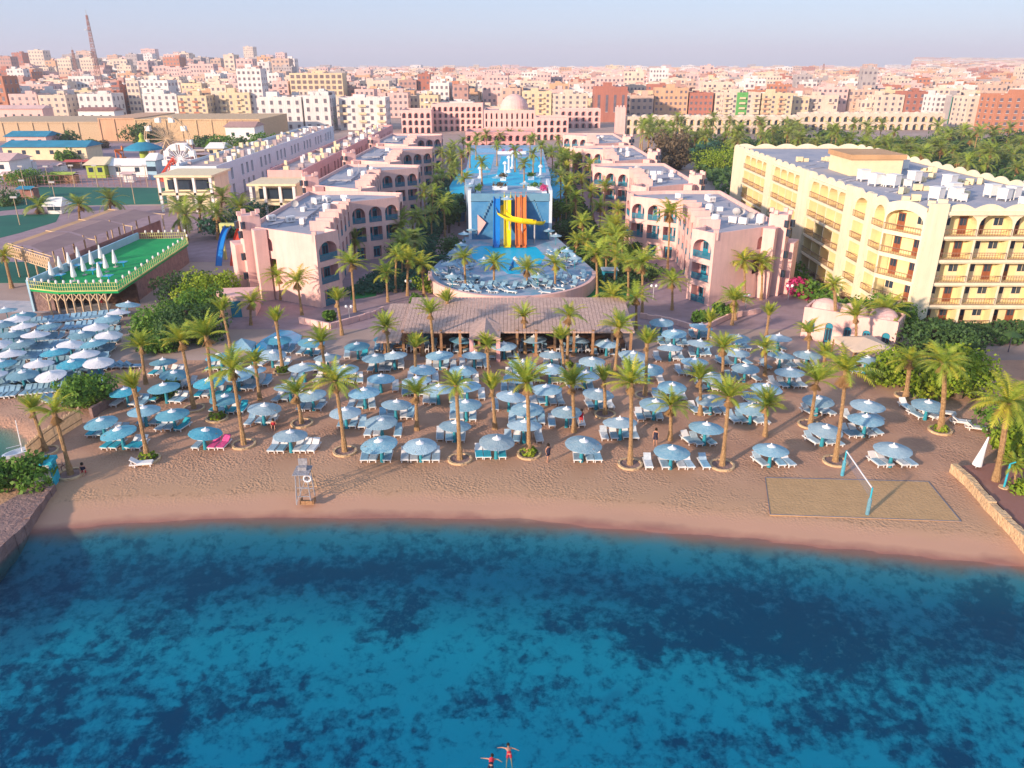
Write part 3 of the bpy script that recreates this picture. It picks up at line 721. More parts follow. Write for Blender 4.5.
# ------------------------------------------------------------ city
def building(mb, cx, cy, w_, d, h, rot, wi, rs, win=True, roofstuff=True, balc=False, fh=3.0, wdens=1.0, sgn=None):
    c, s = math.cos(rot), math.sin(rot); T = lambda p: (cx+p[0]*c-p[1]*s, cy+p[0]*s+p[1]*c, p[2])
    mb.box(-w_/2, w_/2, -d/2, d/2, 0, h, wi, RO, T=T)
    ph = rs.uniform(.5, 1.1); th = .25
    for (a, b_, e, f) in ((-w_/2, w_/2, -d/2, -d/2+th), (-w_/2, w_/2, d/2-th, d/2), (-w_/2, -w_/2+th, -d/2+th, d/2-th), (w_/2-th, w_/2, -d/2+th, d/2-th)):
        mb.box(a, b_, e, f, h+.003, h+ph, wi, T=T)
    if win:
        ns = max(1, int(h/fh)); k = max(2, int(w_/(2.6/wdens))); kd = max(2, int(d/(3.2/wdens)))
        for j in range(ns):
            z = j*h/ns+h/ns*.30; z1 = z+h/ns*.46
            for i in range(k):
                if rs.random() < .1: continue
                x = -w_/2+w_*(i+.5)/k; ww = w_/k*.24; mb.poly([T((x-ww, -d/2-.04, z)), T((x+ww, -d/2-.04, z)), T((x+ww, -d/2-.04, z1)), T((x-ww, -d/2-.04, z1))], WI)
                if balc and i % 3 == 1: mb.box(x-ww*1.8, x+ww*1.8, -d/2-1.1, -d/2-.05, z-.7, z+.1, (WH if balc == 2 else wi), T=T)
            sd = sgn or (-1 if cx > 0 else 1)
            for i in range(kd):
                if rs.random() < .35: continue
                y = -d/2+d*(i+.5)/kd; ww = d/kd*.2; X = sd*(w_/2+.04); mb.poly([T((X, y-ww, z)), T((X, y+ww, z)), T((X, y+ww, z1)), T((X, y-ww, z1))], WI)
    if roofstuff:
        a = rs.uniform(-.25, .25)*w_; b_ = rs.uniform(-.2, .25)*d
        mb.box(a-w_*.13, a+w_*.13, b_-d*.13, b_+d*.13, h+.004, h+rs.uniform(1.8, 3.2), wi, T=T)
        for k in range(rs.randint(2, 6)):
            a = rs.uniform(-.4, .4)*w_; b_ = rs.uniform(-.4, .4)*d; q = rs.uniform(.4, .9); mb.box(a-q, a+q, b_-q, b_+q, h+.005, h+rs.uniform(.8, 1.7), rs.choice([WH, SH, RO, wi]), T=T)
def front(x0, x1, yb, yt, wi, ns, label, dep=14, balc=False, name='apartment_block', extra=None, rot=0.0, frame=False, z0=0):
    """a town block given by where its front face stands on the ground"""
    xa, y = at(x0, yb, 0); xb, _ = at(x1, yb, 0); v = yt-384; H = CH-y*(v*CT+F*ST)/(F*CT-v*ST)
    w_ = xb-xa; cx = (xa+xb)/2; cy = y+dep/2; rs = random.Random(int(x0*13+yb))
    t = thing(name, label, 'building', (cx, cy, 0), rot)
    mb = MB(); building(mb, 0, 0, w_, dep, H, 0, wi, rs, win=False, balc=balc)
    if cx > 0: pass
    ob('wall', mb.mesh('wall', CITYM), t)
    fh = H/ns; k = max(3, int(w_/3.6)); 
    sd = -1 if cx > 0 else 1
    if frame:
        b = MB()
        for j in range(ns):
            for i in range(k):
                x = -w_/2+w_*(i+.5)/k; b.box(x-w_/k*.32, x+w_/k*.32, -dep/2-.05, -dep/2-.01, j*fh+fh*.22, j*fh+fh*.85)
        ob('opening_shade', b.mesh('opening_shade', M['w_shade']), t)  # dark panels on the solid wall paint the shade inside unglazed openings
        return t
    wm = cmesh(('cw', round(fh, 1)), lambda: (lambda b: (b.box(-.65, .65, -.07, 0, 0, fh*.5, 0), b.box(-.75, .75, -.2, 0, -.12, 0, 1), b.mesh('window', [M['w_window'], M['white']]))[2])(MB()))
    cnt = 0
    for j in range(ns):
        for i in range(k):
            if cnt >= 60: break
            x = -w_/2+w_*(i+.5)/k; ob('window', wm, t, (x, -dep/2-.01, j*fh+fh*.3)); cnt += 1
        for i in range(3):
            y_ = -dep/2+dep*(i+.5)/3; ob('window', wm, t, (sd*(w_/2+.01), y_, j*fh+fh*.3), sd*math.pi/2)
    if balc:
        bm_ = cmesh(('cb', round(w_/k, 1)), lambda: (lambda b: (b.box(-w_/k*.42, w_/k*.42, -1.2, 0, 0, .12), b.box(-w_/k*.42, w_/k*.42, -1.2, -1.1, .12, 1.0), b.mesh('balcony', M['white'] if balc == 2 else CITYM[wi]))[2])(MB()))
        for j in range(1, ns):
            for i in range(0, k, 2): ob('balcony', bm_, t, (-w_/2+w_*(i+.5)/k, -dep/2-.08, j*fh))
    return t
FR_ = [(-30, 12, 120, 78, 4, 5, 'orange block with stacked balconies at the left edge of the town', 1), (14, 42, 120, 96, 1, 4, 'pale pink four-storey block behind the sandy wall, far left', 0),
 (43, 70, 120, 97, 0, 4, 'cream four-storey block, right of the pale pink one at far left', 0), (82, 116, 120, 95, 2, 3, 'white block standing right behind the foot of the lattice mast', 0),
 (117, 125, 118, 86, 9, 6, 'narrow red brick tower block right of the lattice mast', 1), (132, 144, 118, 82, 0, 6, 'tall narrow cream tower block between mast and white block', 0),
 (146, 180, 119, 95, 2, 4, 'white four-storey block with square windows left of the yellow-cream pair', 0), (181, 209, 119, 97, 5, 4, 'yellow-cream block joined right of a white block', 1),
 (222, 252, 118, 94, 5, 4, 'yellow-cream block with balconies left of the white hotel', 1), (262, 304, 131, 99, 2, 4, 'white hotel wing with small square windows, left half', 0), (306, 332, 131, 97, 2, 4, 'white hotel wing with tall roof hut, right half', 0),
 (341, 387, 130, 99, 2, 4, 'white hotel with rows of white balconies right of the gap', 2), (390, 418, 116, 97, 7, 4, 'orange-tan block behind the pink arcaded block', 1), (422, 448, 113, 92, 2, 3, 'white low block with blue shaded side above the pink arcades', 0),
 (449, 478, 115, 98, 0, 3, 'cream block with small balconies left of the blue-white one', 1), (482, 508, 113, 88, 2, 4, 'white and blue block behind the pink dome', 2),
 (522, 551, 120, 93, 5, 5, 'yellow-cream five-storey block right of the pink dome', 1), (553, 587, 121, 95, 0, 5, 'cream five-storey block left of the big brick-pink block', 0),
 (594, 626, 122, 88, 9, 1, 'big plain brick-pink block with blank front', 0), (640, 676, 116, 93, 5, 4, 'yellow-cream block with balconies right of the brick-pink block', 1), (678, 715, 116, 93, 0, 4, 'cream block with deep balconies, fourth right of the pink dome', 1),
 (722, 758, 119, 94, 0, 5, 'cream block with a green stripe, left of its twin', 1), (760, 790, 119, 95, 5, 5, 'yellow-cream block right of the green striped one', 1), (797, 832, 111, 95, 4, 3, 'terracotta long block above the palm grove', 0),
 (834, 863, 114, 96, 0, 3, 'cream three-storey block with blue shaded end', 1), (873, 901, 118, 96, 0, 4, 'cream block left of the red brick one on the right', 0), (902, 928, 118, 93, 9, 4, 'red brick block with blank walls, right part of town', 0),
 (932, 946, 123, 97, 2, 5, 'white narrow block left of the green netted building', 0), (963, 988, 128, 98, 0, 6, 'cream six-storey block right of the green netted building', 0),
 (990, 1040, 133, 97, 4, 6, 'large terracotta block at the right edge of the town', 0)]
for a in FR_:
    t = front(*a[:7], balc=a[7])
    if 'green stripe,' in a[6]:
        b = MB(); b.box(-3, 3, -7.2, -7.05, 0, 14, 0); ob('painted_stripe', b.mesh('painted_stripe', M['w_green']), t)
front(293, 345, 112, 74, 5, 7, 'unfinished yellow concrete frame building behind the white hotels', frame=True, name='unfinished_building')
t = front(948, 962, 124, 98, 8, 5, 'building wrapped in green scaffold netting, right part of town', frame=True, name='building_under_works')
b = MB(); b.box(-4.2, 4.2, -8.0, -7.6, 0, 13); b.box(-4.2, -4.0, -8.0, -7, 0, 13); ob('netting', b.mesh('netting', mk('net', (0.02, 0.30, 0.22))), t)
# rows of town blocks behind: nearest ones each an object, the far ones one mass
rs = random.Random(11); specs = []
Y = 352.0; row = 0
while Y < 5200:
    k = 1+max(0, (Y-500))/1900; wy = .72*Y+60; X = -wy-rs.uniform(0, 20)
    while X < wy:
        w_ = rs.uniform(8, 19)*k; d = rs.uniform(8, 13)*min(k, 2); h = rs.choice([5.5, 8, 9.5, 11, 12.5, 15])*rs.uniform(.85, 1.2)
        if Y > 1400: h *= 1.1
        if rs.random() < .05: h *= 1.5
        if X < -.28*Y and Y > 520: h *= 1+min(.9, (Y-520)/700)*rs.uniform(.5, 1.7)     # taller skyline at the left
        if Y > 1700 and abs(X/Y-.60) < .12: h = rs.uniform(24, 32)*Y/1700*.75; w_ *= 1.6
        ok = True
        px = 512+F*X/Y
        if Y < 470 and px < 950: ok = False
        if Y < 420: ok = False
        if ok and rs.random() < .93: specs.append((X+w_/2, Y+rs.uniform(-3, 3), w_, d, h, row))
        X += w_+rs.choice([0.5, 0.8, 1.0, 2, 7])*k
    Y += 15*k**.9 if Y < 900 else 21*k; row += 1
print('city specs', len(specs))
def wcol(rs): return rs.choices(range(len(WALLS)), [25, 24, 17, 15, 5, 6, 8, 7, 6, 4])[0]
def vis(s): d = s[1]; return (s[2]*s[4])/(d*d)*(1 if abs(s[0]/(s[1]*CT+CH*ST)) < .69 else 0)
order = sorted(range(len(specs)), key=lambda i: specs[i][1]); NIND = 262
inview = [i for i in order if abs(F*specs[i][0]/(specs[i][1]*CT+CH*ST)) < 520]
chosen = set(inview[:NIND]); mass = MB()
for i, s in enumerate(specs):
    cx, cy, w_, d, h, rw = s; wi = wcol(rs); rot = rs.gauss(-.06, .04)
    if i in chosen:
        mb = MB(); building(mb, 0, 0, w_, d, h, 0, wi, rs, balc=rs.random() < .4 and rs.choice([1, 2]), sgn=-1 if cx > 0 else 1)
        o = ob('apartment_block', mb.mesh('apartment_block', CITYM), None, (cx, cy, 0), rot)
        ns = max(1, int(h/3)); tag(o, uplace('%s %d-storey town block' % (WALLS[wi][0], ns), cx, cy-d/2, h*.8), 'building', 'town blocks beyond the resort')
    else:
        building(mass, cx, cy, w_, d, h, rot, wi, rs, win=cy < 1700 or h > 23, roofstuff=cy < 2600, fh=3.2 if cy < 900 else 4.5, wdens=1 if cy < 900 else .6)
o = ob('distant_town', mass.mesh('distant_town', CITYM)); o['kind'] = 'stuff'; tag(o, 'mass of tiny pink and cream buildings filling the far town up to the horizon', 'distant town')
# ------------------------------------------------------------ pools and water park
def disc_mesh(mb, cx, cy, rx, ry, z0, z1, a0=0, a1=2*math.pi, n=40, m=0, mt=None):
    P = [(cx+rx*math.cos(a0+(a1-a0)*i/n), cy+ry*math.sin(a0+(a1-a0)*i/n)) for i in range(n+(0 if a1-a0 > 6.2 else 1))]
    prism(mb, P, z0, z1, m, mt)
def prism(mb, P, z0, z1, m=0, mt=None):
    mb.poly([(x, y, z1) for x, y in P], m if mt is None else mt)
    for (x, y), (x2, y2) in zip(P, P[1:]+P[:1]): mb.poly([(x, y, z0), (x2, y2, z0), (x2, y2, z1), (x, y, z1)], m)
def prism_st(name, P, z0, z1, m, mt=None):
    b = MB(); prism(b, P, z0, z1, 0, 1 if mt else None); return struct(name, b.mesh(name, [M[m]]+([M[mt]] if mt else [])))
# hotel ground sheets, each lying 4 mm or more above the one below
prism_st('garden_ground', [(-34, 84), (38, 84), (30, 300), (-26, 300)], -.1, .004, 'path')
prism_st('hotel_lawn', [at(*p) for p in [(585, 300), (632, 301), (640, 282), (600, 276)]], -.1, .02, 'grass')
prism_st('hotel_lawn', [at(*p) for p in [(350, 300), (376, 296), (378, 286), (352, 284)]], -.1, .02, 'grass')
def terrace():
    P = []
    for i in range(41):
        a = math.pi+math.pi*i/40; P.append((11.4*math.cos(a), 104+12.8*math.sin(a)))
    P += [(11.4, 106), (7.4, 128), (-7.8, 128), (-11.4, 106)]
    prism_st('sun_terrace', P, 0, 1.5, 'stone', 'terrace_shade_blue')
    b = MB()
    ring = [(11.5*math.cos(math.pi+math.pi*i/40), 104+12.9*math.sin(math.pi+math.pi*i/40)) for i in range(41)]
    inn = [(11.0*math.cos(math.pi+math.pi*i/40), 104+12.4*math.sin(math.pi+math.pi*i/40)) for i in range(41)]
    for i in range(40): prism(b, [ring[i], ring[i+1], inn[i+1], inn[i]], .1, 1.8)
    o = ob('terrace_wall', b.mesh('terrace_wall', M['pink'])); tag(o, 'low pink curved wall round the semicircular sun terrace', 'wall')
    pool = [at(*p, 1.5) for p in [(474, 260), (486, 266), (500, 268), (508, 274), (520, 274), (528, 268), (540, 265), (545, 256), (536, 247), (481, 246), (470, 252)]]
    prism_st('slide_pool', pool, 1.4, 1.52, 'pool')
    # upper terrace deck, water and side channels
    prism_st('upper_terrace', [(-6.6, 126.5), (6.0, 126.5), (7.4, 150), (8, 215), (-11, 215), (-9, 150)], 0, 8.2, 'terrace_shade_blue', 'terrace_shade_blue')
    prism_st('upper_pool', [(-4.8, 140), (4.8, 140), (5.6, 152), (1.5, 156), (1, 188), (-2.5, 188), (-3, 156), (-6.5, 152)], 8.1, 8.21, 'pool')
    prism_st('upper_pool', [(2.6, 158), (6.8, 158), (7.2, 186), (2.4, 186)], 8.1, 8.215, 'pool'); prism_st('upper_pool', [(-8.8, 156), (-4.4, 158), (-4.2, 192), (-9.6, 190)], 8.1, 8.215, 'pool')
    prism_st('upper_pool', [(-9.6, 196), (6.5, 196), (6.5, 206), (-9.6, 206)], 8.1, 8.215, 'pool_deep')
    for P in ([(-9.1, 150.3), (-10.6, 149), (-12.2, 154), (-13.2, 166), (-13.0, 180), (-11.1, 200), (-11.01, 214)], [(7.5, 150.3), (8.8, 149), (10.2, 154), (11.2, 166), (11.0, 180), (9.2, 200), (8.1, 214)]):
        prism_st('side_channel', P, 0, 4.4, 'slide_wall_shade', 'pool')
    for k, (x, y, w_, d) in enumerate([(-5.9, 128, .7, 6), (5.0, 128, .7, 6), (-3.4, 134.5, 2.6, .6), (2.6, 134.5, 2.6, .6), (-3.6, 192, 7, .8), (-2.2, 146, 1.1, 1.1), (3.0, 147, 1.1, 1.1)]):
        t = thing('planter_box', uplace('pale planter box with flowers on the upper pool terrace', x, y, 8.6), 'planter', (x, y, 8.2), 0, 'planters on the upper terrace'); b = MB(); b.box(0, w_, 0, d, 0, .7); ob('box', b.mesh('box', M['white_blue']), t)
        ob('plants', leaf_crown('plants', [M[('leaf_mid', 'bloom', 'leaf_brown')[k % 3]]], [(w_*.5, d*f, .9, .55) for f in (.2, .5, .8)]+[(w_*f, d*.5, .9, .55) for f in (.2, .8)], 300, .14, 900+k), t)
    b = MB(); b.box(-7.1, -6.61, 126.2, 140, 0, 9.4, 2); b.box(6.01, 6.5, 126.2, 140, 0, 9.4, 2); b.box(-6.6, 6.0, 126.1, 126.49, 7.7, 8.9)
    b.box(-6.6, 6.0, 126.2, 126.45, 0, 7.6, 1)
    o = ob('terrace_wall', b.mesh('terrace_wall', [M['step_blue'], M['slide_wall_shade'], M['white_blue']])); tag(o, 'shade-blue wall and white side piers holding up the upper pool terrace', 'wall')
    for i, (x, y, h) in enumerate([(-1.3, 152, 2.2), (-.6, 158, 2.6), (.1, 164, 3), (-6, 150, 1.5), (5.5, 152, 1.6)]):
        b = MB(); b.lathe([(.55, 0), (.5, .3), (.25, .5), (.22, h), (.5, h+.15), (.35, h+.5), (0, h+.7)], n=10); o = ob('fountain_column', b.mesh('fountain_column', M['white_blue']), None, (x, y, 8.2))
        tag(o, ['front white column in the upper pool', 'middle white column of the upper pool', 'tallest rear white column of the upper pool', 'short white column at left end of upper terrace', 'short white column at right end of upper terrace'][i], 'column', 'white columns in the upper pool')
    # slides
    def lane(name, x0, x1, m, label, humps=0):
        t = thing(name, label, 'water slide', ((x0+x1)/2, 127, 0), 0, 'water slides')
        b = MB(); K = 14; w2 = (x1-x0)/2
        for i in range(K):
            def pt(j): t_ = j/K; y = -7.4*t_**1.15; z = 8.6-(7.0)*(3*t_**2-2*t_**3)*(1) ; z += humps*.25*math.sin(t_*math.pi*3); return (y, max(z, 1.55))
            (ya, za), (yb, zb) = pt(i), pt(i+1)
            b.poly([(-w2, ya, za), (w2, ya, za), (w2, yb, zb), (-w2, yb, zb)]); 
            for s in (-1, 1):
                b.poly([(s*w2, ya, za-.35), (s*w2, yb, zb-.35), (s*w2, yb, zb+.4), (s*w2, ya, za+.4)]); b.poly([(s*(w2-.1), ya, za), (s*(w2-.1), yb, zb), (s*(w2-.1), yb, zb+.4), (s*(w2-.1), ya, za+.4)])
                b.poly([(s*w2, ya, za+.4), (s*w2, yb, zb+.4), (s*(w2-.1), yb, zb+.4), (s*(w2-.1), ya, za+.4)])
        ob('chute', b.mesh('chute', M[m]), t)
        b = MB()
        for j in (.12, .35, .6): y = -7.4*j**1.15; z = 8.6-7.0*(3*j*j-2*j**3); b.tube((0, y, 1.5), (0, y, z-.2), .12)
        ob('support', b.mesh('support', M['metal']), t)
        return t
    lane('water_slide', -3.0, -1.9, 'slide_blue', 'straight blue water slide left of the yellow one', 0)
    lane('water_slide', -1.3, -.15, 'slide_yellow', 'straight yellow water slide between blue and orange lanes', 1)
    lane('water_slide', .5, 1.35, 'slide_orange', 'left one of two straight orange water slides', 1)
    lane('water_slide', 1.45, 2.3, 'slide_orange', 'right one of two straight orange water slides', 1)
    t = thing('water_slide', 'curved yellow flume bending right across the orange slides', 'water slide', (-1, 127, 0), 0, 'water slides')
    b = MB(); pts = []
    ctrl = [(-.5, -.5, 8.6), (-.9, -1.5, 7.2), (-.6, -3.0, 6.3), (.6, -4.2, 5.8), (2.6, -4.7, 5.5), (4.6, -4.5, 5.3), (5.6, -3.8, 5.1), (5.4, -3.0, 4.9)]
    for i in range(len(ctrl)-1):
        for j in range(4): pts.append(Vector(ctrl[i]).lerp(Vector(ctrl[i+1]), j/4))
    pts.append(Vector(ctrl[-1]))
    K = 10
    def ringp(i):
        d = (pts[min(i+1, len(pts)-1)]-pts[max(i-1, 0)]).normalized(); sd = d.cross(Vector((0, 0, 1))).normalized(); up = sd.cross(d); return [pts[i]+sd*.8*math.cos(math.pi+math.pi*k/K)+up*.7*math.sin(math.pi+math.pi*k/K)*1.0 for k in range(K+1)]
    for i in range(len(pts)-1):
        a, c = ringp(i), ringp(i+1)
        for k in range(K): b.poly([a[k], a[k+1], c[k+1], c[k]])
    ob('flume', b.mesh('flume', M['slide_yellow']), t)
    b = MB(); [b.tube((x, y, 1.5), (x, y, z), .12) for x, y, z in ((.6, -4.2, 5.3), (4.6, -4.5, 4.8), (2.6, -4.7, 5))]; ob('support', b.mesh('support', M['metal']), t)
    t = thing('slide_platform', 'blue platform and stairs at the top of the water slides', 'platform', (0, 127.5, 0))
    b = MB(); b.box(-3.2, 2.8, -1.0, 1.2, 7.9, 8.3); [b.box(x-.12, x+.12, -.9, -.7, 1.5, 7.9) for x in (-3.6, -2.4, 0, 1.4, 2.9)]; ob('deck', b.mesh('deck', M['slide_blue']), t)
    b = MB(); [b.box(-6.2+i*.24, -5.96+i*.24, -1.6, -.5, 2.0+i*.5, 2.4+i*.5) for i in range(12)]; ob('stair', b.mesh('stair', M['step_blue']), t)
    b = MB(); [b.box(5.7-i*.2, 5.9-i*.2, -1.4, -.5, 2.0+i*.5, 2.4+i*.5) for i in range(12)]; ob('stair', b.mesh('stair', M['step_blue']), t)
    b = MB(); b.poly([(-5.6, -1.7, 2.2), (-4.2, -1.7, 4.3), (-5.6, -1.7, 5.6)]); b.poly([(-5.6, -1.6, 2.2), (-5.6, -1.6, 5.6), (-4.2, -1.6, 4.3)]); ob('sail', b.mesh('sail', M['pink']), t)
    # small white slide on the edge of the pool
    t = thing('children_slide', 'small white and blue children slide at the near pool edge', 'slide', (at(512, 270, 1.5)[0], at(512, 270, 1.5)[1], 1.5))
    b = MB()
    for i in range(8): b.tube((.3+.16*i, -.05, 1.8-.2*i-.02*i), (.3+.16*(i+1), -.05, 1.8-.2*(i+1)), .25, n=8)
    ob('chute', b.mesh('chute', M['white']), t); b = MB(); [b.box(-.5+.12*i, -.3+.12*i, -.3, .3, 0, .25*(i+1)) for i in range(6)]; ob('steps', b.mesh('steps', M['slide_blue']), t)
terrace()
# ------------------------------------------------------------ umbrellas and loungers
def umb_meshes(key, r, h, z):
    b = MB(); b.lathe([(r, z), (r*.97, z+.03), (r*.62, z+h*.42), (r*.22, z+h*.86)], n=28, wob=.025); i = len(b.v)
    b.lathe([(r*.96, z-.02), (r*.6, z+h*.36), (0.03, z+h*.8)], n=28)
    can = b.mesh('canopy', M['canopy_'+key]); b = MB(); b.lathe([(r*.26, z+h*.82), (r*.2, z+h*.95), (r*.05, z+h*1.15), (.03, z+h*1.5), (0, z+h*1.52)], n=12)
    cap = b.mesh('cap', M['cap_white']); return can, cap
UM = {k: umb_meshes(k, 1.34, .40, 1.42) for k in ('blue', 'teal', 'white')}
UMS = umb_meshes('blue', .95, .35, 1.5)
pb = MB(); pb.tube((0, 0, -.1), (0, 0, 1.8), .05); POLE = pb.mesh('pole', M['pole_teal'])
pb = MB(); pb.lathe([(.17, 0), (.17, .1), (.12, .8), (.13, .95), (0.05, 1.0)], n=10); STAND = pb.mesh('stand', M['pole_teal'])
pb = MB(); [pb.tube((0, 0, 1.42+.03), (1.2*math.cos(k*math.pi/4), 1.2*math.sin(k*math.pi/4), 1.45), .02, n=4) for k in range(8)]; RIBS = pb.mesh('ribs', M['wood'])
def umbrella(x, y, z0, key, label, group, full=True):
    t = thing('beach_umbrella', label, 'umbrella', (x, y, z0), random.uniform(0, 6), group)
    can, cap = UM[key]; c = ob('canopy', can, t, (0, 0, 0)); t.scale = (random.uniform(.95, 1.05),)*3; c.rotation_euler = (random.gauss(0, .055), random.gauss(0, .055), 0); k_ = ob('cap', cap, t); k_.rotation_euler = c.rotation_euler
    ob('pole', POLE, t)
    if full: ob('stand', STAND, t); ob('ribs', RIBS, t)
    return t
def lounger_parts():
    W_, L_ = .58, 1.62
    f = MB()
    for s in (-1, 1): f.box(s*W_/2-.03, s*W_/2+.03, -L_/2, L_/2, .22, .29)
    for y in (-L_/2, -.3, .25, L_/2-.06): f.box(-W_/2, W_/2, y, y+.06, .225, .285)
    for sx_ in (-1, 1):
        for y in (-L_/2+.12, L_/2-.4): f.box(sx_*(W_/2-.05)-.03, sx_*(W_/2-.05)+.03, y, y+.07, 0, .22)
    fr = f.mesh('frame', M['plastic_white'])
    p = MB(); p.box(-W_/2+.02, W_/2-.02, -L_/2+.02, .28, .292, .36)
    def bk(b, up):
        a = R(38); y0, z0 = .27, .30; y1 = y0+.62*math.cos(a); z1 = z0+.62*math.sin(a)
        n = (-math.sin(a)*.07, math.cos(a)*.07); w2 = W_/2-.01
        P = [(y0, z0), (y1, z1), (y1+n[0], z1+n[1]), (y0+n[0], z0+n[1])]
        for x in (-w2, w2): b.poly([(x, q[0], q[1]) for q in P])
        for i in range(4): q, q2 = P[i], P[(i+1) % 4]; b.poly([(-w2, q[0], q[1]), (w2, q[0], q[1]), (w2, q2[0], q2[1]), (-w2, q2[0], q2[1])])
        b.tube((w2-.04, y1-.1, z1-.1), (w2-.04, y1-.2, .05), .02, n=4); b.tube((-w2+.04, y1-.1, z1-.1), (-w2+.04, y1-.2, .05), .02, n=4)
    b = MB(); bk(b, 1); return fr, p, b
LF, LP_, LB = lounger_parts()
PAD = {k: LP_.mesh('pad', M[k]) for k in ('pad_blue', 'pad_pale', 'pad_teal', 'towel_pink')}
BACK = {k: LB.mesh('backrest', M[k]) for k in ('pad_blue', 'pad_pale', 'pad_teal', 'towel_pink', 'plastic_white')}
LQ = []   # loungers wanted: x, y, z, rot, pad, back, label
PIXU = [(101,417),(120,428),(143,406),(172,410),(202,428),(125,387),(164,384),(172,370),(162,358),(209,379),(224,394),(251,367),(220,353),(271,350),(277,337),(310,339),(303,364),(289,383),(312,391),(327,354),(345,365),(357,342),(375,354),(387,335),(380,374),(364,389),
(421,332),(421,365),(417,377),(395,400),(345,408),(381,417),(381,440),(420,440),(289,431),(262,405),(460,336),(474,351),(462,366),(467,382),(466,401),(454,421),(496,437),(524,422),(509,392),(517,374),(521,360),(504,342),(534,336),(527,405),(547,386),(550,365),(552,351),(576,336),
(567,407),(582,440),(592,357),(585,371),(597,390),(607,339),(632,352),(650,365),(621,419),(655,400),(672,382),(662,319),(675,330),(671,344),(672,447),(700,323),(738,334),(699,340),(695,358),(737,349),(710,372),(712,395),(746,364),(766,385),(752,404),(706,424),(772,445),(779,335),(781,352),
(791,369),(808,351),(819,396),(825,425),(868,402),(867,416),(894,445),(867,356),(929,400),(237,372),(394,352),(440,352),(438,385)]
FRONT = {(381,440): [365,374,388], (420,440): [405,414,427,436], (289,431): [274,283,299,306,314], (496,437): [479,487,502], (582,440): [577,589,597], (672,447): [648,664,680,688,704], (772,445): [760,778,787], (894,445): [876,884,899,908], (202,428): [199,215,224], (120,428): [109,118,134,141]}
# drop near duplicates, sort into rows from the sea
U = []
for p in PIXU:
    if all(abs(p[0]-q[0])+abs(p[1]-q[1])*1.3 > 9 for q in U): U.append(p)
UZ = 1.85
def base_of(p): return at(p[0], p[1], UZ)
RB = [(900, 433), (0, 415), (0, 398), (0, 380), (0, 367), (0, 358), (0, 345), (0, 330), (0, 0)]
rowsU = {}
for p in U:
    y = p[1]+(0 if p[0] > 330 else (14*(330-p[0])/230))
    r = 0
    for lim in (430, 411, 396, 378, 361, 346, 328): 
        if y > lim: break
        r += 1
    rowsU.setdefault(r, []).append(p)
ULAB = {}
for r, l in rowsU.items():
    for i, p in enumerate(sorted(l)): ULAB[p] = (r+1, i+1)
for p in U:
    x, y = base_of(p); r, i = ULAB[p]; key = 'teal' if p[0] < 235 or (p[1] < 345 and p[0] < 480) else 'blue'
    lab = '%s round beach umbrella with white cap, %s from left in %s row from the sea' % (key, ordn(i), ordn(r))
    full = p[1] > 330
    umbrella(x, y, .0, key, lab, 'round umbrellas on the hotel beach')
    where = 'under %s umbrella from left in %s row from sea' % (ordn(i), ordn(r))
    xs = FRONT.get(p)
    rs = random.Random(p[0]*31+p[1])
    if xs: L = [(at(q, p[1]+15, .3)[0], at(q, p[1]+15, .3)[1]) for q in xs]
    else:
        offs = [-1.22, -.52, .5, 1.2]
        if rs.random() < .62: offs.pop(rs.choice([0, 1, 2, 3]))
        L = [(x+o+rs.uniform(-.06, .06), y+.55+rs.uniform(-.2, .2)) for o in offs]
    for j, (lx, ly) in enumerate(L):
        pos = {1: ['the'], 2: ['left', 'right'], 3: ['left', 'middle', 'right'], 4: ['outer left', 'inner left', 'inner right', 'outer right'], 5: ['far left', 'left', 'middle', 'right', 'far right']}[len(L)][j]
        pad = 'pad_teal' if (key == 'teal' and rs.random() < .5) or p == (496, 437) else ('pad_pale' if rs.random() < .25 else 'pad_blue')
        back = 'plastic_white' if rs.random() < .35 else ('pad_pale' if rs.random() < .5 else pad)
        nm = '%s-padded lounger, ' % {'pad_teal': 'teal', 'pad_pale': 'pale', 'pad_blue': 'blue'}[pad]
        if p == (202, 428) and j > 0: pad = back = 'towel_pink'; nm = 'pink-towelled lounger, '
        LQ.append((lx, ly, 0, math.pi+0*rs.gauss(0, .05)+math.pi+rs.gauss(0, .07)+(.25 if p[0] > 700 else (-.1 if p[0] < 330 else .05)), pad, back, nm+pos+' '+where))
for q, l in (((142, 466), 'white sun lounger lying alone on the sand near the left palms'), ((905, 408), None)):
    x, y = at(*q); LQ.append((x, y, 0, 1.75 if l else .1, 'plastic_white' if l else 'pad_blue', 'plastic_white', l))
PAD['plastic_white'] = LP_.mesh('pad', M['plastic_white'])
for q, n_ in (((605, 412), 2),): pass
LQ = [(l if l[6] else l[:6]+(uplace('white sun lounger standing apart', l[0], l[1]),)) for l in LQ]
for px, py in [(922, 411), (930, 418), (945, 415), (960, 424), (975, 430)]:
    x, y = at(px, py); LQ.append((x, y, 0, 1.2+.2*(px % 3), 'pad_pale', 'plastic_white', uplace('white lounger with pale pad by the right palms', x, y)))
LQ.sort(key=lambda l: l[1]); mass = [MB(), MB(), MB()]
def add_lounger_to(mass, x, y, z, rz):
    c, s = math.cos(rz), math.sin(rz)
    for mb, src in ((mass[0], LF), (mass[1], PAD['pad_blue']), (mass[1], BACK['pad_pale'])):
        i = len(mb.v); mb.v.extend([(x+v.co.x*c-v.co.y*s, y+v.co.x*s+v.co.y*c, z+v.co.z) for v in src.vertices])
        for p in src.polygons: mb.f.append(tuple(i+k for k in p.vertices)); mb.m.append(0)
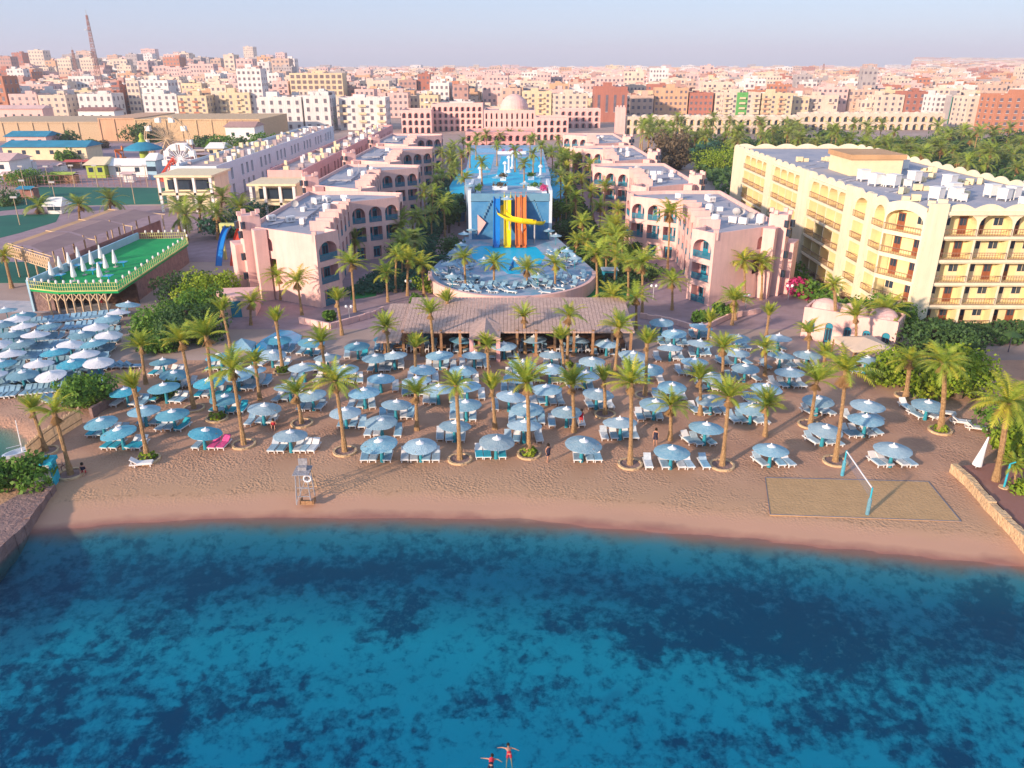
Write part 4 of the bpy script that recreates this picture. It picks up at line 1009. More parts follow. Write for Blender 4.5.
for i, l in enumerate(LQ):
    if i < 290:
        t = thing('sun_lounger', l[6], 'sun lounger', (l[0], l[1], l[2]), l[3], 'sun loungers on the hotel beach')
        ob('frame', LF, t); ob('pad', PAD[l[4]], t); ob('backrest', BACK[l[5]], t)
    else: add_lounger_to(mass, *l[:4])
# left beach
LEFTU = [(0,321,'b'),(22,312,'b'),(23,323,'w'),(49,322,'b'),(11,331,'b'),(34,332,'w'),(-3,340,'w'),(21,340,'b'),(9,351,'w'),(37,360,'w'),(21,371,'b'),(51,371,'w'),(55,349,'b'),(69,341,'w'),(81,331,'b'),(95,324,'w'),(107,316,'b'),(117,309,'w'),(126,302,'b'),(107,332,'w'),(94,340,'b'),(84,351,'w'),(72,360,'b'),(97,359,'w'),(1,360,'b'),(16,316,'w'),(5,307,'b'),(-18,331,'b'),(-14,351,'b'),(-10,371,'w')]
for (px, py, c) in LEFTU:
    x, y = at(px, py, UZ); umbrella(x, y, 0, 'teal' if c == 'b' else 'white', uplace(('teal' if c == 'b' else 'white')+' umbrella on the left beach', x, y, UZ), 'umbrellas on the left beach', py > 335)
rs = random.Random(3)
for r, y0 in enumerate(range(0, 9)):
    for k in range(30):
        px = -40+k*5.6; py = 318+r*8.6-(px-20)*.10+0*k
        if px > 128-r*3.5 or rs.random() < .12: continue
        x, y = at(px, py+8); add_lounger_to(mass, x, y, 0, rs.gauss(.15, .1))
for (px, py, k) in ((12, 386, 6), (48, 403, 2), (62, 404, 2), (110, 368, 4)):
    for j in range(k): x, y = at(px+j*8, py-(0 if k > 2 else j)); add_lounger_to(mass, x, y, 0, 1.0+.2*j if k < 5 else 1.2)
# terrace loungers by the pool
for k in range(64):
    a = rs.uniform(math.pi, 2*math.pi); q = rs.uniform(6.2, 10.4); x, y = q*math.cos(a), 104+q*1.1*math.sin(a)
    add_lounger_to(mass, x, y, 1.5, rs.choice([.3, -.3, 1.2]))
for k in range(30): add_lounger_to(mass, rs.choice([-1, 1])*rs.uniform(5.5, 9), rs.uniform(106, 118), 1.5, rs.choice([.6, -.6]))
a_ = ob('frames', mass[0].mesh('sun_loungers', M['plastic_white'])); a_.name = 'massed_loungers'; a_['kind'] = 'stuff'
tag(a_, 'crowded rows of small white and blue loungers on left beach and pool terrace', 'sun loungers'); ob('pads', mass[1].mesh('pads', M['pad_blue']), a_)['kind'] = 'stuff'
# small umbrellas on the pool terrace
for k, (px, py) in enumerate([(472, 228), (464, 232), (461, 243), (455, 250), (549, 229), (556, 234), (567, 249), (575, 256), (484, 258), (528, 260), (448, 262), (452, 274), (538, 274), (487, 168), (497, 176), (525, 182), (541, 175), (470, 184), (507, 197)]):
    z = 8.2 if py < 200 else 1.5; x, y = at(px, py, z+1.8); t = thing('terrace_umbrella', uplace('small pale blue pointed umbrella on the pool terrace', x, y, z+1.8), 'umbrella', (x, y, z), 0, 'small umbrellas round the pools')
    ob('canopy', UMS[0], t); ob('cap', UMS[1], t); ob('pole', POLE, t)
# ------------------------------------------------------------ palms, listed base and crown pixel
BP = [(148,460,134,388,1),(46,452,32,410,1),(71,475,54,412,1),(194,409,181,340,1.15),(217,419,206,335,1.2),(146,384,141,346,1.),(244,445,232,368,1.15),(231,350,222,310,1),(283,372,276,321,1.),(326,378,321,341,1.),(260,400,255,361,.85),(302,424,296,393,1.),(345,452,335,380,1.1),(342,335,337,300,1),
(390,366,386,327,1.),(434,360,430,312,1.),(416,382,415,347,1.),(417,430,416,393,.95),(460,460,456,385,.95),(451,335,447,301,1),(525,354,524,316,.95),(567,367,569,315,1.15),(564,375,561,339,1.),(615,375,619,327,1.15),(645,396,647,343,1.1),(489,382,487,345,.95),(495,429,492,389,1.),
(529,455,527,382,1.35),(574,432,572,384,1.05),(605,415,604,380,.9),(630,465,631,382,1.05),(670,440,671,405,1.),(707,350,710,322,.95),(722,384,723,347,1.),(765,376,765,347,1.),(700,415,700,378,1.1),(722,466,729,396,1.15),(765,436,766,405,1.),(766,337,769,315,1.1),(807,367,809,332,1.),
(732,325,734,300,1.),(810,425,817,380,1.15),(822,375,825,356,1.1),(835,462,846,370,1.5),(854,360,856,315,1.1)]
bl = sorted(BP, key=lambda p: p[0])
for b_ in bl:
    x, y = at(b_[0], b_[1]); frontl = b_[1] > 428
    lab = uplace('slim ochre-trunked palm with %s crown on the beach' % ('small' if b_[4] < 1 else ('wide' if b_[4] > 1.12 else 'upright')), x, y, 3)
    palm(b_[0], b_[1], b_[2], b_[3], 'tuft', b_[4]*.97, .18, lab, 'palms among the beach umbrellas')
FP = [(885,345,888,310,1.25,'large palm with spread crown before the yellow hotel'),(940,431,944,362,1.15,'tall palm with drooping yellow-green crown, right of the bushes'),(905,400,910,360,1.0,'low palm with yellow drooping fronds among the right bushes'),(994,487,1008,402,1.35,'big leaning palm at the right edge of the beach'),
      (1030,470,1035,405,1.2,'palm half cut by the right edge of the photo'),(1014,492,1014,463,.45,'small young palm at the foot of the big right palm'),(834,342,834,284,.8,'thin red-trunked palm in front of the pink domed hut'), (12,288,4,255,.9,'pair-trunk palm left of the green deck')]
for b_ in FP: palm(b_[0], b_[1], b_[2], b_[3], 'full', b_[4]*.85, .24 if b_[4] > .5 else .1, b_[5], 'large palms')
# tree wells: low kerbs round the nearest palms
def well(px, py, green):
    x, y = at(px, py)
    def f():
        b = MB()
        for i in range(20):
            a, c = 2*math.pi*i/20, 2*math.pi*(i+1)/20; prism(b, [(.95*math.cos(a), .95*math.sin(a)), (.95*math.cos(c), .95*math.sin(c)), (.78*math.cos(c), .78*math.sin(c)), (.78*math.cos(a), .78*math.sin(a))], -.1, .16)
        return b.mesh('kerb', M['stone'])
    def s_():
        b = MB(); disc_mesh(b, 0, 0, .78, .78, -.05, .08); return b.mesh('soil', M['stone_dark'])
    t = thing('planter_ring', uplace('low round kerb at foot of beach palm'+(' with green plants' if green else ''), x, y), 'planter', (x, y, 0), 0, 'kerb rings round the palms')
    ob('kerb', cmesh('kerb', f), t); ob('soil', cmesh('soil', s_), t)
    if green: ob('ground_plants', cmesh('gpl', lambda: leaf_crown('ground_plants', [M['leaf_bright']], [(0, 0, .2, .6), (.3, .2, .2, .4)], 260, .12, 5)), t)
for p in [(148,460,1),(71,475,0),(217,419,1),(244,445,0),(283,372,1),(302,424,0),(345,452,0),(460,460,0),(529,455,1),(630,465,0),(605,415,0),(722,466,0),(835,462,0),(809,425,0),(940,431,1),(645,396,0),(416,382,0),(434,360,0),(194,409,0),(46,452,0),(905,396,0),(567,367,1),(615,375,0)]: well(*p)
# courtyard palms
GP = [(426,230,424,191),(445,237,444,205),(466,222,465,177),(444,187,442,152),(453,187,451,157),(355,312,351,262),(281,300,279,275),(302,315,297,280),(388,302,386,272),(410,280,402,247),(424,296,421,264),(466,296,464,257),(355,262,355,238),(251,325,251,301),(415,262,415,237),
(494,296,494,262),(527,296,527,268),(555,299,555,263),(597,300,596,253),(614,260,615,225),(583,250,582,222),(577,240,575,196),(591,200,590,165),(604,217,605,186),(560,222,561,176),(566,225,566,190),(553,190,552,152),(637,200,635,177),(667,275,670,212),(642,315,642,262),(672,310,672,280),
(744,302,744,260),(761,300,762,262),(735,320,735,298),(446,230,445,200),(437,210,436,180),(495,195,494,176),(612,330,612,296),(636,330,636,296),(547,180,545,150),(541,172,540,146),(570,215,570,180),(600,235,600,206),(622,262,622,236),(560,165,558,140),(534,160,533,138),(520,156,519,134),
(478,160,477,136),(487,158,486,134),(464,163,463,140),(455,170,454,145),(500,158,500,135),(510,157,510,133),(430,215,431,196),(586,262,588,238),(575,262,577,240),(628,300,628,262),(606,275,606,250),(648,250,645,228)]
rs = random.Random(77)
for k in range(34):
    q = rs.random(); yb = 300-140*q**.8; hw = (yb-60)/240; sx = rs.choice([-1, 1]); xb = 512+sx*(rs.uniform(44, 66)+(66*hw if yb > 225 else 20))*(.75 if yb < 200 else .95); GP.append((xb, yb, xb+rs.uniform(-3, 3), yb-rs.uniform(28, 38)*(.55+.5*hw)))
GP += [(452,200,450,172),(438,222,436,198),(440,196,438,168),(432,240,431,214),(548,206,548,180),(556,196,556,168),(574,232,574,206),(568,192,567,168),(455,185,455,162),(540,190,540,164)]
for (a, b_, c, d) in GP:
    x, y = at(a, b_); palm(a, b_, c, d, 'gard_lit' if (a > 560 or b_ > 290) else 'gard', (1.0 if b_ > 200 else 1.1)*(1.2 if c in (670, 642) else 1), .17, uplace('date palm in the hotel garden', x, y, 6), 'palms in the hotel garden')
for (px, py) in [(462,176),(470,168),(482,186),(497,166),(524,188),(533,176),(541,165),(476,160),(530,158),(515,172)]:
    x, y = at(px, py, 8.2); t = palm_w(x, y, 4.2, 0, 0, 'gard', .8, .15, uplace('small palm in a tub on the upper pool terrace', x, y, 11), 'palms on the upper pool terrace'); t.location.z = 8.2
# grove behind the yellow hotel and over to the right
rs = random.Random(21); gp = []
for k in range(120):
    px = rs.uniform(640, 1030); py = rs.uniform(124, 170) if px > 800 else rs.uniform(118, 140)
    if 735 < px < 860 and py > 142: continue
    if px > 860 and py > 150+.1*(px-860): py -= 14
    gp.append((px, py))
for (px, py) in sorted(gp, key=lambda p: p[1])[:]:
    H = 7.5 if py < 135 else 6; x, y = at(px, py, H); 
    if 41 < x < 69 and 83 < y < 158: continue
    palm_w(x, y, H*rs.uniform(.85, 1.15), rs.uniform(-.3, .3), 0, 'gard', rs.uniform(1.5, 2.1), .22, uplace('feathery palm in the grove behind the yellow hotel', x, y, H), 'palms in the grove behind the yellow hotel')
for i, (px, py, bx, by) in enumerate([(185,214,187,240),(200,203,201,232),(217,213,218,240),(79,204,80,222),(110,199,111,216),(240,206,240,232),(38,205,38,214),(178,205,180,232),(222,196,222,225),(330,118,330,130),(232,150,232,160)]):
    x, y = at(bx, by); palm(bx, by, px, py, 'gard', 1.7, .25, uplace('bushy palm by the left clubs', x, y, 4), 'palms by the left clubs')
# leafy trees and bushes
TR = [(190,340,5.6,5.6,'leaf_dark',5200,'largest dark green tree by the left beach'),(158,335,4.6,4.6,'leaf_mid',4200,'rounded green tree at the left side of the big dark tree'),(215,303,5.0,4.6,'leaf_bright',4200,'bright yellow-green tree above the big dark tree'),(160,352,2.6,3.0,'leaf_mid',1800,'small green tree in front of the big dark one'),
      (205,330,3.4,5.6,'leaf_mid',2400,'green tree right of the big dark tree'),(88,405,2.8,3.4,'leaf_mid',2600,'green bushy tree at the sand near the left fence'),(18,490,2.3,2.7,'leaf_mid',2200,'green bush on the stone jetty at the left edge'),(182,300,4.0,4.0,'leaf_dark',2600,'dark tree behind the bright yellow-green one'),
      (905,385,4.2,3.8,'leaf_bright',4200,'wide green bush behind the right-hand umbrellas'),(958,398,4.0,5.2,'leaf_bright',4200,'tall bright green bush right of the drooping palm'),(930,352,4.6,4.6,'leaf_dark',3600,'dark green tree in front of the yellow hotel'),(862,330,3.6,4.8,'leaf_mid',2600,'green tree beside the pink domed hut'),
      (893,330,3.2,4.0,'leaf_mid',2000,'green tree under the large spread palm'),(1014,462,2.2,3.4,'leaf_bright',2400,'leafy bush behind the big leaning palm'),(1024,440,3.6,3.6,'leaf_mid',2600,'green bush cut by the right edge'),(1030,500,1.6,1.8,'leaf_bright',1200,'low bush at the right end of the stone wall'),
      (330,321,1.0,1.5,'leaf_mid',900,'clipped round green bush in front of nearest left block'),(700,321,1.2,1.6,'leaf_mid',800,'round green shrub in front of nearest right block'),(722,316,1.3,1.8,'leaf_mid',800,'second green shrub beside the nearest right block'),(792,283,1.8,2.4,'leaf_mid',1000,'shrub behind the pink domed hut'),
      (722,175,8.5,9,'leaf_bright',4200,'big bright green tree between pink and yellow hotels'),(665,170,7.5,11,'leaf_brown',4200,'brownish big bare-looking tree behind the pink hotels'),(700,160,8,7,'leaf_shade',2500,'dark green tree in shade right of the brown tree'),(745,215,5,5,'leaf_mid',2200,'green tree beside the yellow hotel, left end'),(760,232,4,5,'leaf_bright',1800,'yellow-green tree beside the yellow hotel wall'),
      (785,255,3.5,4.5,'leaf_mid',1600,'green tree near the yellow hotel, by the pink flowers'),(60,145,9,7,'leaf_dark',1500,'dark tree before the sandy wall, left'),(140,142,9,8,'leaf_dark',1500,'dark tree before the sandy wall beside the mast'),(222,150,6,6,'leaf_mid',1000,'green tree right of the fun rides'),(245,152,5,6,'leaf_dark',900,'dark tree left of the white hotel foot'),
      (262,155,7,8,'leaf_mid',1500,'green tree in front of the white hotel'),(284,158,5,6,'leaf_dark',1000,'dark tree right of the tree at the white hotel'),(84,150,6,5,'leaf_dark',900,'dark tree between the teal sheds and the coaster'),(100,148,5,4,'leaf_brown',800,'brownish bush below the mast'),(206,146,6,5,'leaf_dark',900,'dark tree behind the smaller wheel'),(5,205,5,4,'leaf_dark',900,'dark bush by the left pitch corner'),(70,160,5,4,'leaf_mid',800,'green bush right of the teal shed front'),(25,185,6,5,'leaf_mid',1400,'green tree left of the football pitch'),(48,183,6,4.5,'leaf_mid',1400,'second green tree above the football pitch'),(228,238,5,5,'leaf_shade',1800,'dark tree behind the nearest left block'),(250,226,5,5,'leaf_shade',1800,'shaded tree left of the nearest left block'),
      (290,222,4,4,'leaf_shade',1200,'shaded tree by the terraced pavilion'),(392,255,3,3,'leaf_shade',1200,'shaded garden tree near second left block'),(436,270,3.5,3,'leaf_shade',1500,'shaded garden bush left of the sun terrace'),(450,255,3,3.6,'leaf_dark',1300,'dark garden bush left of the terrace edge'),(428,290,2.6,2.2,'leaf_bright',1200,'bright green bush at left foot of the terrace'),(575,262,3,3.4,'leaf_mid',1400,'green bush right of the pool terrace'),(449,233,2.6,6.5,'leaf_dark',1400,'dark garden tree at left corner of the slide wall'),(459,226,2.0,6.5,'leaf_shade',1200,'shaded tree right beside the left white pier'),(556,228,2.2,6.0,'leaf_mid',1400,'green tree right beside the right white pier'),(444,222,3,7,'leaf_shade',1300,'tall shaded tree left behind the slide wall'),(566,240,3,4,'leaf_dark',1400,'dark bush at right rear of the pool terrace'),(628,255,2.4,2.6,'leaf_mid',1000,'green bush in front of the nearest right block arches'),
      (165,395,1.6,1.6,'leaf_dark',700,'low dark shrub under the left palms'),(820,330,1.6,1.8,'leaf_mid',800,'low shrub below the pink domed hut'),(985,160,9,6,'leaf_mid',1800,'green tree at right behind the yellow hotel'),(830,140,8,6,'leaf_dark',1600,'dark tree in the grove, left part'),(890,150,8,6,'leaf_dark',1600,'dark tree in the grove, middle part'),(950,142,9,7,'leaf_dark',1600,'dark tree in the grove, right part'),(775,140,7,6,'leaf_dark',1300,'dark tree at the left end of the grove'),(1012,150,9,8,'leaf_dark',1500,'dark tree in the grove at right edge')]
for i, (px, py, r, H, m, n, lab) in enumerate(TR):
    tree(px, py, r, H, m, lab, int(n*1.25), .17 if py > 250 else (.24 if py > 170 else .42), seed=i+5, name='leafy_tree' if H > 2.5 else 'shrub', cat='tree' if H > 2.5 else 'shrub', group='leafy trees and bushes')
for i, (px, py, r, H, lab) in enumerate([(796, 296, 2.0, 2.6, 'magenta flowering shrub behind the pink domed hut'), (281, 178, 3, 4, 'magenta flowering shrub above the terraced pavilion'), (772, 285, 1.2, 2, 'small magenta flowering shrub beside the nearest right block')]):
    tree(px, py, r, H, 'bloom', lab, 1500, .16, seed=80+i, name='flowering_shrub', cat='shrub')
# planting strips nobody could count
def cover(name, P, n, s, m, h, seed, label):
    rs = np.random.RandomState(seed); xs = [p[0] for p in P]; ys = [p[1] for p in P]; X = rs.uniform(min(xs), max(xs), n*3); Y_ = rs.uniform(min(ys), max(ys), n*3)
    k = inpoly(X, Y_, P); X, Y_ = X[k][:n], Y_[k][:n]; n = len(X); hh = h*(.5+.5*np.abs(gnoise(X, Y_, .6, seed))*2.2)
    c = np.stack([X, Y_, rs.uniform(0, 1, n)**.6*hh], 1); nr = rs.normal(size=(n, 3))+np.array([0, -.3, .8]); nr /= np.linalg.norm(nr, axis=1)[:, None]
    u = np.cross(nr, rs.normal(size=(n, 3))); u /= np.linalg.norm(u, axis=1)[:, None]; v = np.cross(nr, u); ss = (s*rs.uniform(.5, 1.3, n))[:, None]
    o = ob(name, npmesh(name, np.stack([c-u*ss, c-v*ss*.75, c+u*ss, c+v*ss*.75], 1).reshape(-1, 3), np.arange(4*n).reshape(n, 4), [M[m]])); o['kind'] = 'stuff'; tag(o, label, 'plants')
cover('ground_cover', [(-22, 97), (-12.5, 100), (-12.5, 128), (-11.5, 210), (-19, 210), (-17, 120)], 14000, .28, 'leaf_shade', 1.6, 3, 'shaded low planting between left hotel blocks and pools')
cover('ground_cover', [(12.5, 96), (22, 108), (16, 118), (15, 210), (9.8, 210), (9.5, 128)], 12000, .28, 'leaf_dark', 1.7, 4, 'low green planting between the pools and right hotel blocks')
cover('ground_cover', [(36.5, 96), (41, 90), (42, 180), (36, 180)], 9000, .3, 'leaf_mid', 2.0, 5, 'green planting strip at the foot of the yellow hotel')
cover('ground_cover', [(-13, 88.5), (-3, 88.5), (-3, 90), (-9, 92.5), (-13, 98)], 2500, .2, 'leaf_mid', .7, 6, 'low hedge planting at left foot of the terrace wall'); cover('ground_cover', [(3, 88.5), (13, 88.5), (13, 99), (9, 92.5), (3, 90)], 2500, .2, 'leaf_dark', .7, 7, 'low hedge planting at right foot of the terrace wall')
cover('ground_cover', [(44, 84.3), (70, 84.3), (70, 80), (50, 78), (44, 76)], 4500, .26, 'leaf_dark', 1.3, 8, 'dark hedge under the ground floor of the yellow hotel')
cover('ground_cover', [(70, 170), (160, 190), (190, 300), (60, 300), (46, 165)], 26000, .7, 'leaf_dark', 4.0, 9, 'undergrowth of the grove behind the yellow hotel')
# ------------------------------------------------------------ beach restaurant
def restaurant():
    t = thing('beach_restaurant', 'long open beach restaurant under a flat mauve matting roof behind the umbrellas', 'restaurant', (0, 74, 0))
    def slab(b, x0, x1, y0, y1, z0, z1, n):
        for i in range(n):
            a = x0+(x1-x0)*i/n; c = x0+(x1-x0)*(i+1)/n-.03; b.poly([(a, y0, z0), (c, y0, z0), (c, y1, z1), (a, y1, z1)]); b.poly([(a, y0, z0-.18), (c, y0, z0-.18), (c, y0, z0), (a, y0, z0)]); b.poly([(a, y0, z0-.16), (c, y0, z0-.16), (c, y1, z1-.16), (a, y1, z1-.16)])
        b.poly([(x0, y0, z0-.18), (x0, y1, z1-.18), (x0, y1, z1), (x0, y0, z0)]); b.poly([(x1, y0, z0-.18), (x1, y1, z1-.18), (x1, y1, z1), (x1, y0, z0)])
    b = MB(); slab(b, -11.2, 12.6, 1.0, 9.6, 2.75, 3.9, 60); slab(b, -13.6, -11.25, -1.2, 9.2, 2.45, 3.3, 6); ob('roof', b.mesh('roof', M['thatch']), t)
    b = MB(); P0, P1, P2 = (-4.3, -.6, 2.6), (-1.2, -.6, 2.6), (-2.75, -.6, 3.2); Q = (-2.75, 4.0, 3.35)
    b.poly([P0, P2, Q, (-4.4, 2.5, 2.95)]); b.poly([P1, P2, Q, (-1.1, 2.5, 2.95)]); b.poly([P0, P1, P2]); b.box(-4.4, -1.1, -.7, -.62, 2.5, 2.62); ob('gable', b.mesh('gable', M['thatch']), t)
    for i in range(14): x = -13.2+i*1.96; b = MB(); b.box(x-.13, x+.13, 1.1, 1.36, 0, 2.85); b.box(x-.25, x+.25, 1.05, 1.42, 0, .3); ob('post', b.mesh('post', M['wood']), t)
    for x in (-4.1, -1.4): b = MB(); b.box(x-.2, x+.2, -.55, -.2, 0, 2.6); ob('post', b.mesh('post', M['pink_deep']), t)
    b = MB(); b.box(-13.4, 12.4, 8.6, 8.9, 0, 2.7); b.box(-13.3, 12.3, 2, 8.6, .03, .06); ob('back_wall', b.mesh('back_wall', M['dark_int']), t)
    b = MB(); b.box(-4.0, -1.5, .5, 1.0, 0, 1.1); b.box(-4.2, -1.3, .3, 1.05, 1.1, 1.2); ob('bar_counter', b.mesh('bar_counter', M['wood_pale']), t)
    def table():
        b = MB(); b.box(-.45, .45, -.45, .45, .62, .68); b.tube((0, 0, 0), (0, 0, .62), .05); b.box(-.25, .25, -.25, .25, 0, .05); return b.mesh('dining_table', M['wood'])
    def chair():
        b = MB(); b.box(-.2, .2, -.2, .2, .36, .42); b.box(-.2, .2, .16, .2, .42, .85)
        for s in ((-.18, -.18), (.18, -.18), (.18, .18), (-.18, .18)): b.box(s[0]-.025, s[0]+.025, s[1]-.025, s[1]+.025, 0, .36)
        return b.mesh('dining_chair', M['plastic_white'])
    for i in range(11):
        x = -12+i*2.3; y = 74+2.4
        if -4.5 < x < -1: continue
        tag(ob('dining_table', cmesh('tab', table), None, (x, y, 0)), uplace('wooden table under the front edge of the restaurant roof', x, y, .6), 'table', 'restaurant tables')
        for s in (-1, 1): tag(ob('dining_chair', cmesh('chr', chair), None, (x+s*.75, y-.1, 0), -s*math.pi/2), uplace('pale chair at a restaurant table', x+s*.7, y, .5), 'chair', 'restaurant chairs')
restaurant()
# blue covered play pool and gazebo left of the umbrellas
b = MB(); P = [at(*p) for p in [(250, 352), (262, 340), (280, 330), (292, 331), (302, 336), (300, 343), (280, 350), (262, 354)]]; prism(b, P, 0, .05); struct('small_pool', b.mesh('small_pool', M['pool_deep']))
def gazebo(px, py, w_, h, mr, mp, label, flat=False):
    x, y = at(px, py, h); t = thing('gazebo', label, 'gazebo', (x, y, 0), .1)
    b = MB(); q = w_/2
    for (a, c) in (((-q, -q), (q, -q)), ((q, -q), (q, q)), ((q, q), (-q, q)), ((-q, q), (-q, -q))): b.poly([(a[0], a[1], h-.5), (c[0], c[1], h-.5), (0, 0, h+(.1 if flat else .3))]); b.poly([(a[0], a[1], h-.7), (c[0], c[1], h-.7), (c[0], c[1], h-.5), (a[0], a[1], h-.5)])
    ob('roof', b.mesh('roof', M[mr]), t)
    for sx in (-1, 1):
        for sy in (-1, 1): b = MB(); b.box(sx*(q-.1)-.06, sx*(q-.1)+.06, sy*(q-.1)-.06, sy*(q-.1)+.06, 0, h-.55); ob('post', b.mesh('post', M[mp]), t)
    return t
gazebo(242, 341, 2.2, 2.2, 'canopy_blue', 'pole_teal', 'square blue gazebo at the left of the umbrella field')
gazebo(864, 338, 4.2, 2.9, 'tent', 'wood', 'large beige square tent beside the pink domed hut', True)
gazebo(717, 153, 2.2, 2.6, 'white', 'wood', 'small white-roofed kiosk behind the grove')
for (px, py) in ((609, 283),):
    x, y = at(px, py); t = thing('towel_kiosk', 'small turquoise kiosk on the lawn right of the terrace', 'kiosk', (x, y, 0)); b = MB(); b.box(-1, 1, -.7, .7, 0, 1.9); ob('body', b.mesh('body', M['pad_teal']), t); b = MB(); b.box(-1.15, 1.15, -.9, .9, 1.905, 2.05); ob('roof', b.mesh('roof', M['white_blue']), t); b = MB(); b.box(-.7, .7, -.76, -.705, .8, 1.6); ob('window', b.mesh('window', M['glass_dark']), t)
# pink domed hut
def hut():
    x, y = at(800, 338); t = thing('domed_hut', 'small pink hut with low domes on its roof, before the yellow hotel', 'hut', (x, y, 0), -.62)
    mb = MB(); an = []; L_, D_, H = 9.5, 3.8, 3.3
    w1 = ('arch', .42, .9, 2.2, .2); dr = ('arch', .42, 0, 2.3, .2)
    edge(mb, (0, 0), (L_, 0), 0, 5, [(H, [w1, dr, w1, w1, dr])], 0, 1, an); edge(mb, (L_, 0), (L_, D_), 0, 1, [(H, None)]); edge(mb, (L_, D_), (0, D_), 0, 1, [(H, None)]); edge(mb, (0, D_), (0, 0), 0, 2, [(H, w1)], 0, 1, an)
    mb.poly([(0, 0, H-.01), (L_, 0, H-.01), (L_, D_, H-.01), (0, D_, H-.01)]); parapet(mb, [(0, 0), (L_, 0), (L_, D_), (0, D_)], H, H+.3)
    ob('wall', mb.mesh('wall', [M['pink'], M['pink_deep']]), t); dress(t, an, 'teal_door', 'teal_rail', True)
    for i in range(3):
        b = MB(); b.lathe([(1.45, 0), (1.3, .45), (.95, .8), (.5, 1.0), (0, 1.08)], n=20); ob('dome', b.mesh('dome', M['pink']), t, (1.7+i*3.0, 1.9, H))
hut()
# ------------------------------------------------------------ end of the courtyard: pink arcades, dome, low yellow arcades
def arcade(px0, px1, yb, H, nb, ns, m, mi, label, dep=10, wf=.7, rz=0, domes=False, kind='arch', thick=None):
    xa, y = at(px0, yb); xb, _ = at(px1, yb); L_ = xb-xa; t = thing('arcaded_building', label, 'hotel building', (xa, y, 0), rz)
    mb = MB(); sh = H/ns; an = []
    edge(mb, (0, 0), (L_, 0), 0, nb, [(sh, (kind, wf, .25 if j else 0, sh*.82, 1.0)) for j in range(ns)], 0, 1, an)
    edge(mb, (L_, 0), (L_, dep), 0, 1, [(H, None)]); edge(mb, (L_, dep), (0, dep), 0, 1, [(H, None)]); edge(mb, (0, dep), (0, 0), 0, 1, [(H, None)])
    mb.poly([(0, 0, H-.02), (L_, 0, H-.02), (L_, dep, H-.02), (0, dep, H-.02)], 2); parapet(mb, [(0, 0), (L_, 0), (L_, dep), (0, dep)], H, H+.7)
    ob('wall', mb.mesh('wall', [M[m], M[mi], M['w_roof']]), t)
    for (x, yy, z, a, w_, h, d_, k_, n) in an[:90]:
        ob('window', cmesh(('aw', round(w_, 0), round(h, 1)), lambda: win_mesh(round(w_, 1)*.5, round(h, 1)*.8, M['glass_dark'], True)), t, (x, yy+d_-.01, z), 0)
    if domes:
        k = int(L_/4.5)
        for i in range(k):
            b = MB(); b.lathe([(1.9, 0), (1.6, .7), (1.0, 1.2), (0, 1.45)], n=14); ob('dome', b.mesh('dome', M[m]), t, ((i+.5)*L_/k, dep*.3, H+.02))
    return t
arcade(466, 535, 158, 7.5, 10, 3, 'pink_deep', 'pink_deep', 'deep pink arcaded hotel building closing the far end of the water park', dep=14)
arcade(402, 432, 133, 9, 5, 3, 'pink', 'pink_deep', 'pink stepped block with arches, far left of the water park', dep=16)
arcade(432, 483, 131, 11, 9, 4, 'pink', 'pink_deep', 'long pink arcaded block below the white town blocks', dep=14)
arcade(484, 535, 135, 9.5, 10, 3, 'pink', 'pink_deep', 'pink main hotel building under the big dome', dep=22, wf=.35)
arcade(536, 568, 140, 8, 5, 3, 'pink', 'pink_deep', 'small pink block with arches right of the domed main building', dep=14)
x, y = at(512, 135); t = thing('main_dome', 'big smooth pink dome on the main hotel building', 'dome', (x+1, y+9, 9.52)); b = MB(); b.lathe([(6.2, 0), (6.0, 2.2), (5.0, 4.4), (3.2, 6.0), (1.2, 6.8), (0, 6.9)], n=28); ob('shell', b.mesh('shell', M['pink']), t); b = MB(); b.lathe([(6.6, 0), (6.6, .8), (6.1, .8)], n=28); ob('drum', b.mesh('drum', M['cream']), t)
arcade(618, 800, 134, 6.6, 26, 2, 'w_cream', 'w_yellow-cream', 'long low cream arcaded building with a row of small domes above the grove', dep=10, domes=True)
arcade(802, 942, 130, 6.6, 18, 2, 'w_cream', 'w_yellow-cream', 'second long cream arcaded building with domes behind the palm grove', dep=10, domes=True)
arcade(560, 600, 128, 8, 6, 3, 'pink', 'pink_deep', 'pale pink block behind the right-hand hotel row', dep=10)
t = thing('gate_tower', 'pinkish tower at left end of the long cream arcaded building', 'tower', (*at(622, 134), 0)); b = MB(); b.box(-3, 1, -1, 4, 0, 11); [b.box(-3+i*1.4, -2.3+i*1.4, -1, -.5, 11.003, 11.9) for i in range(3)]; ob('wall', b.mesh('wall', M['pink']), t)
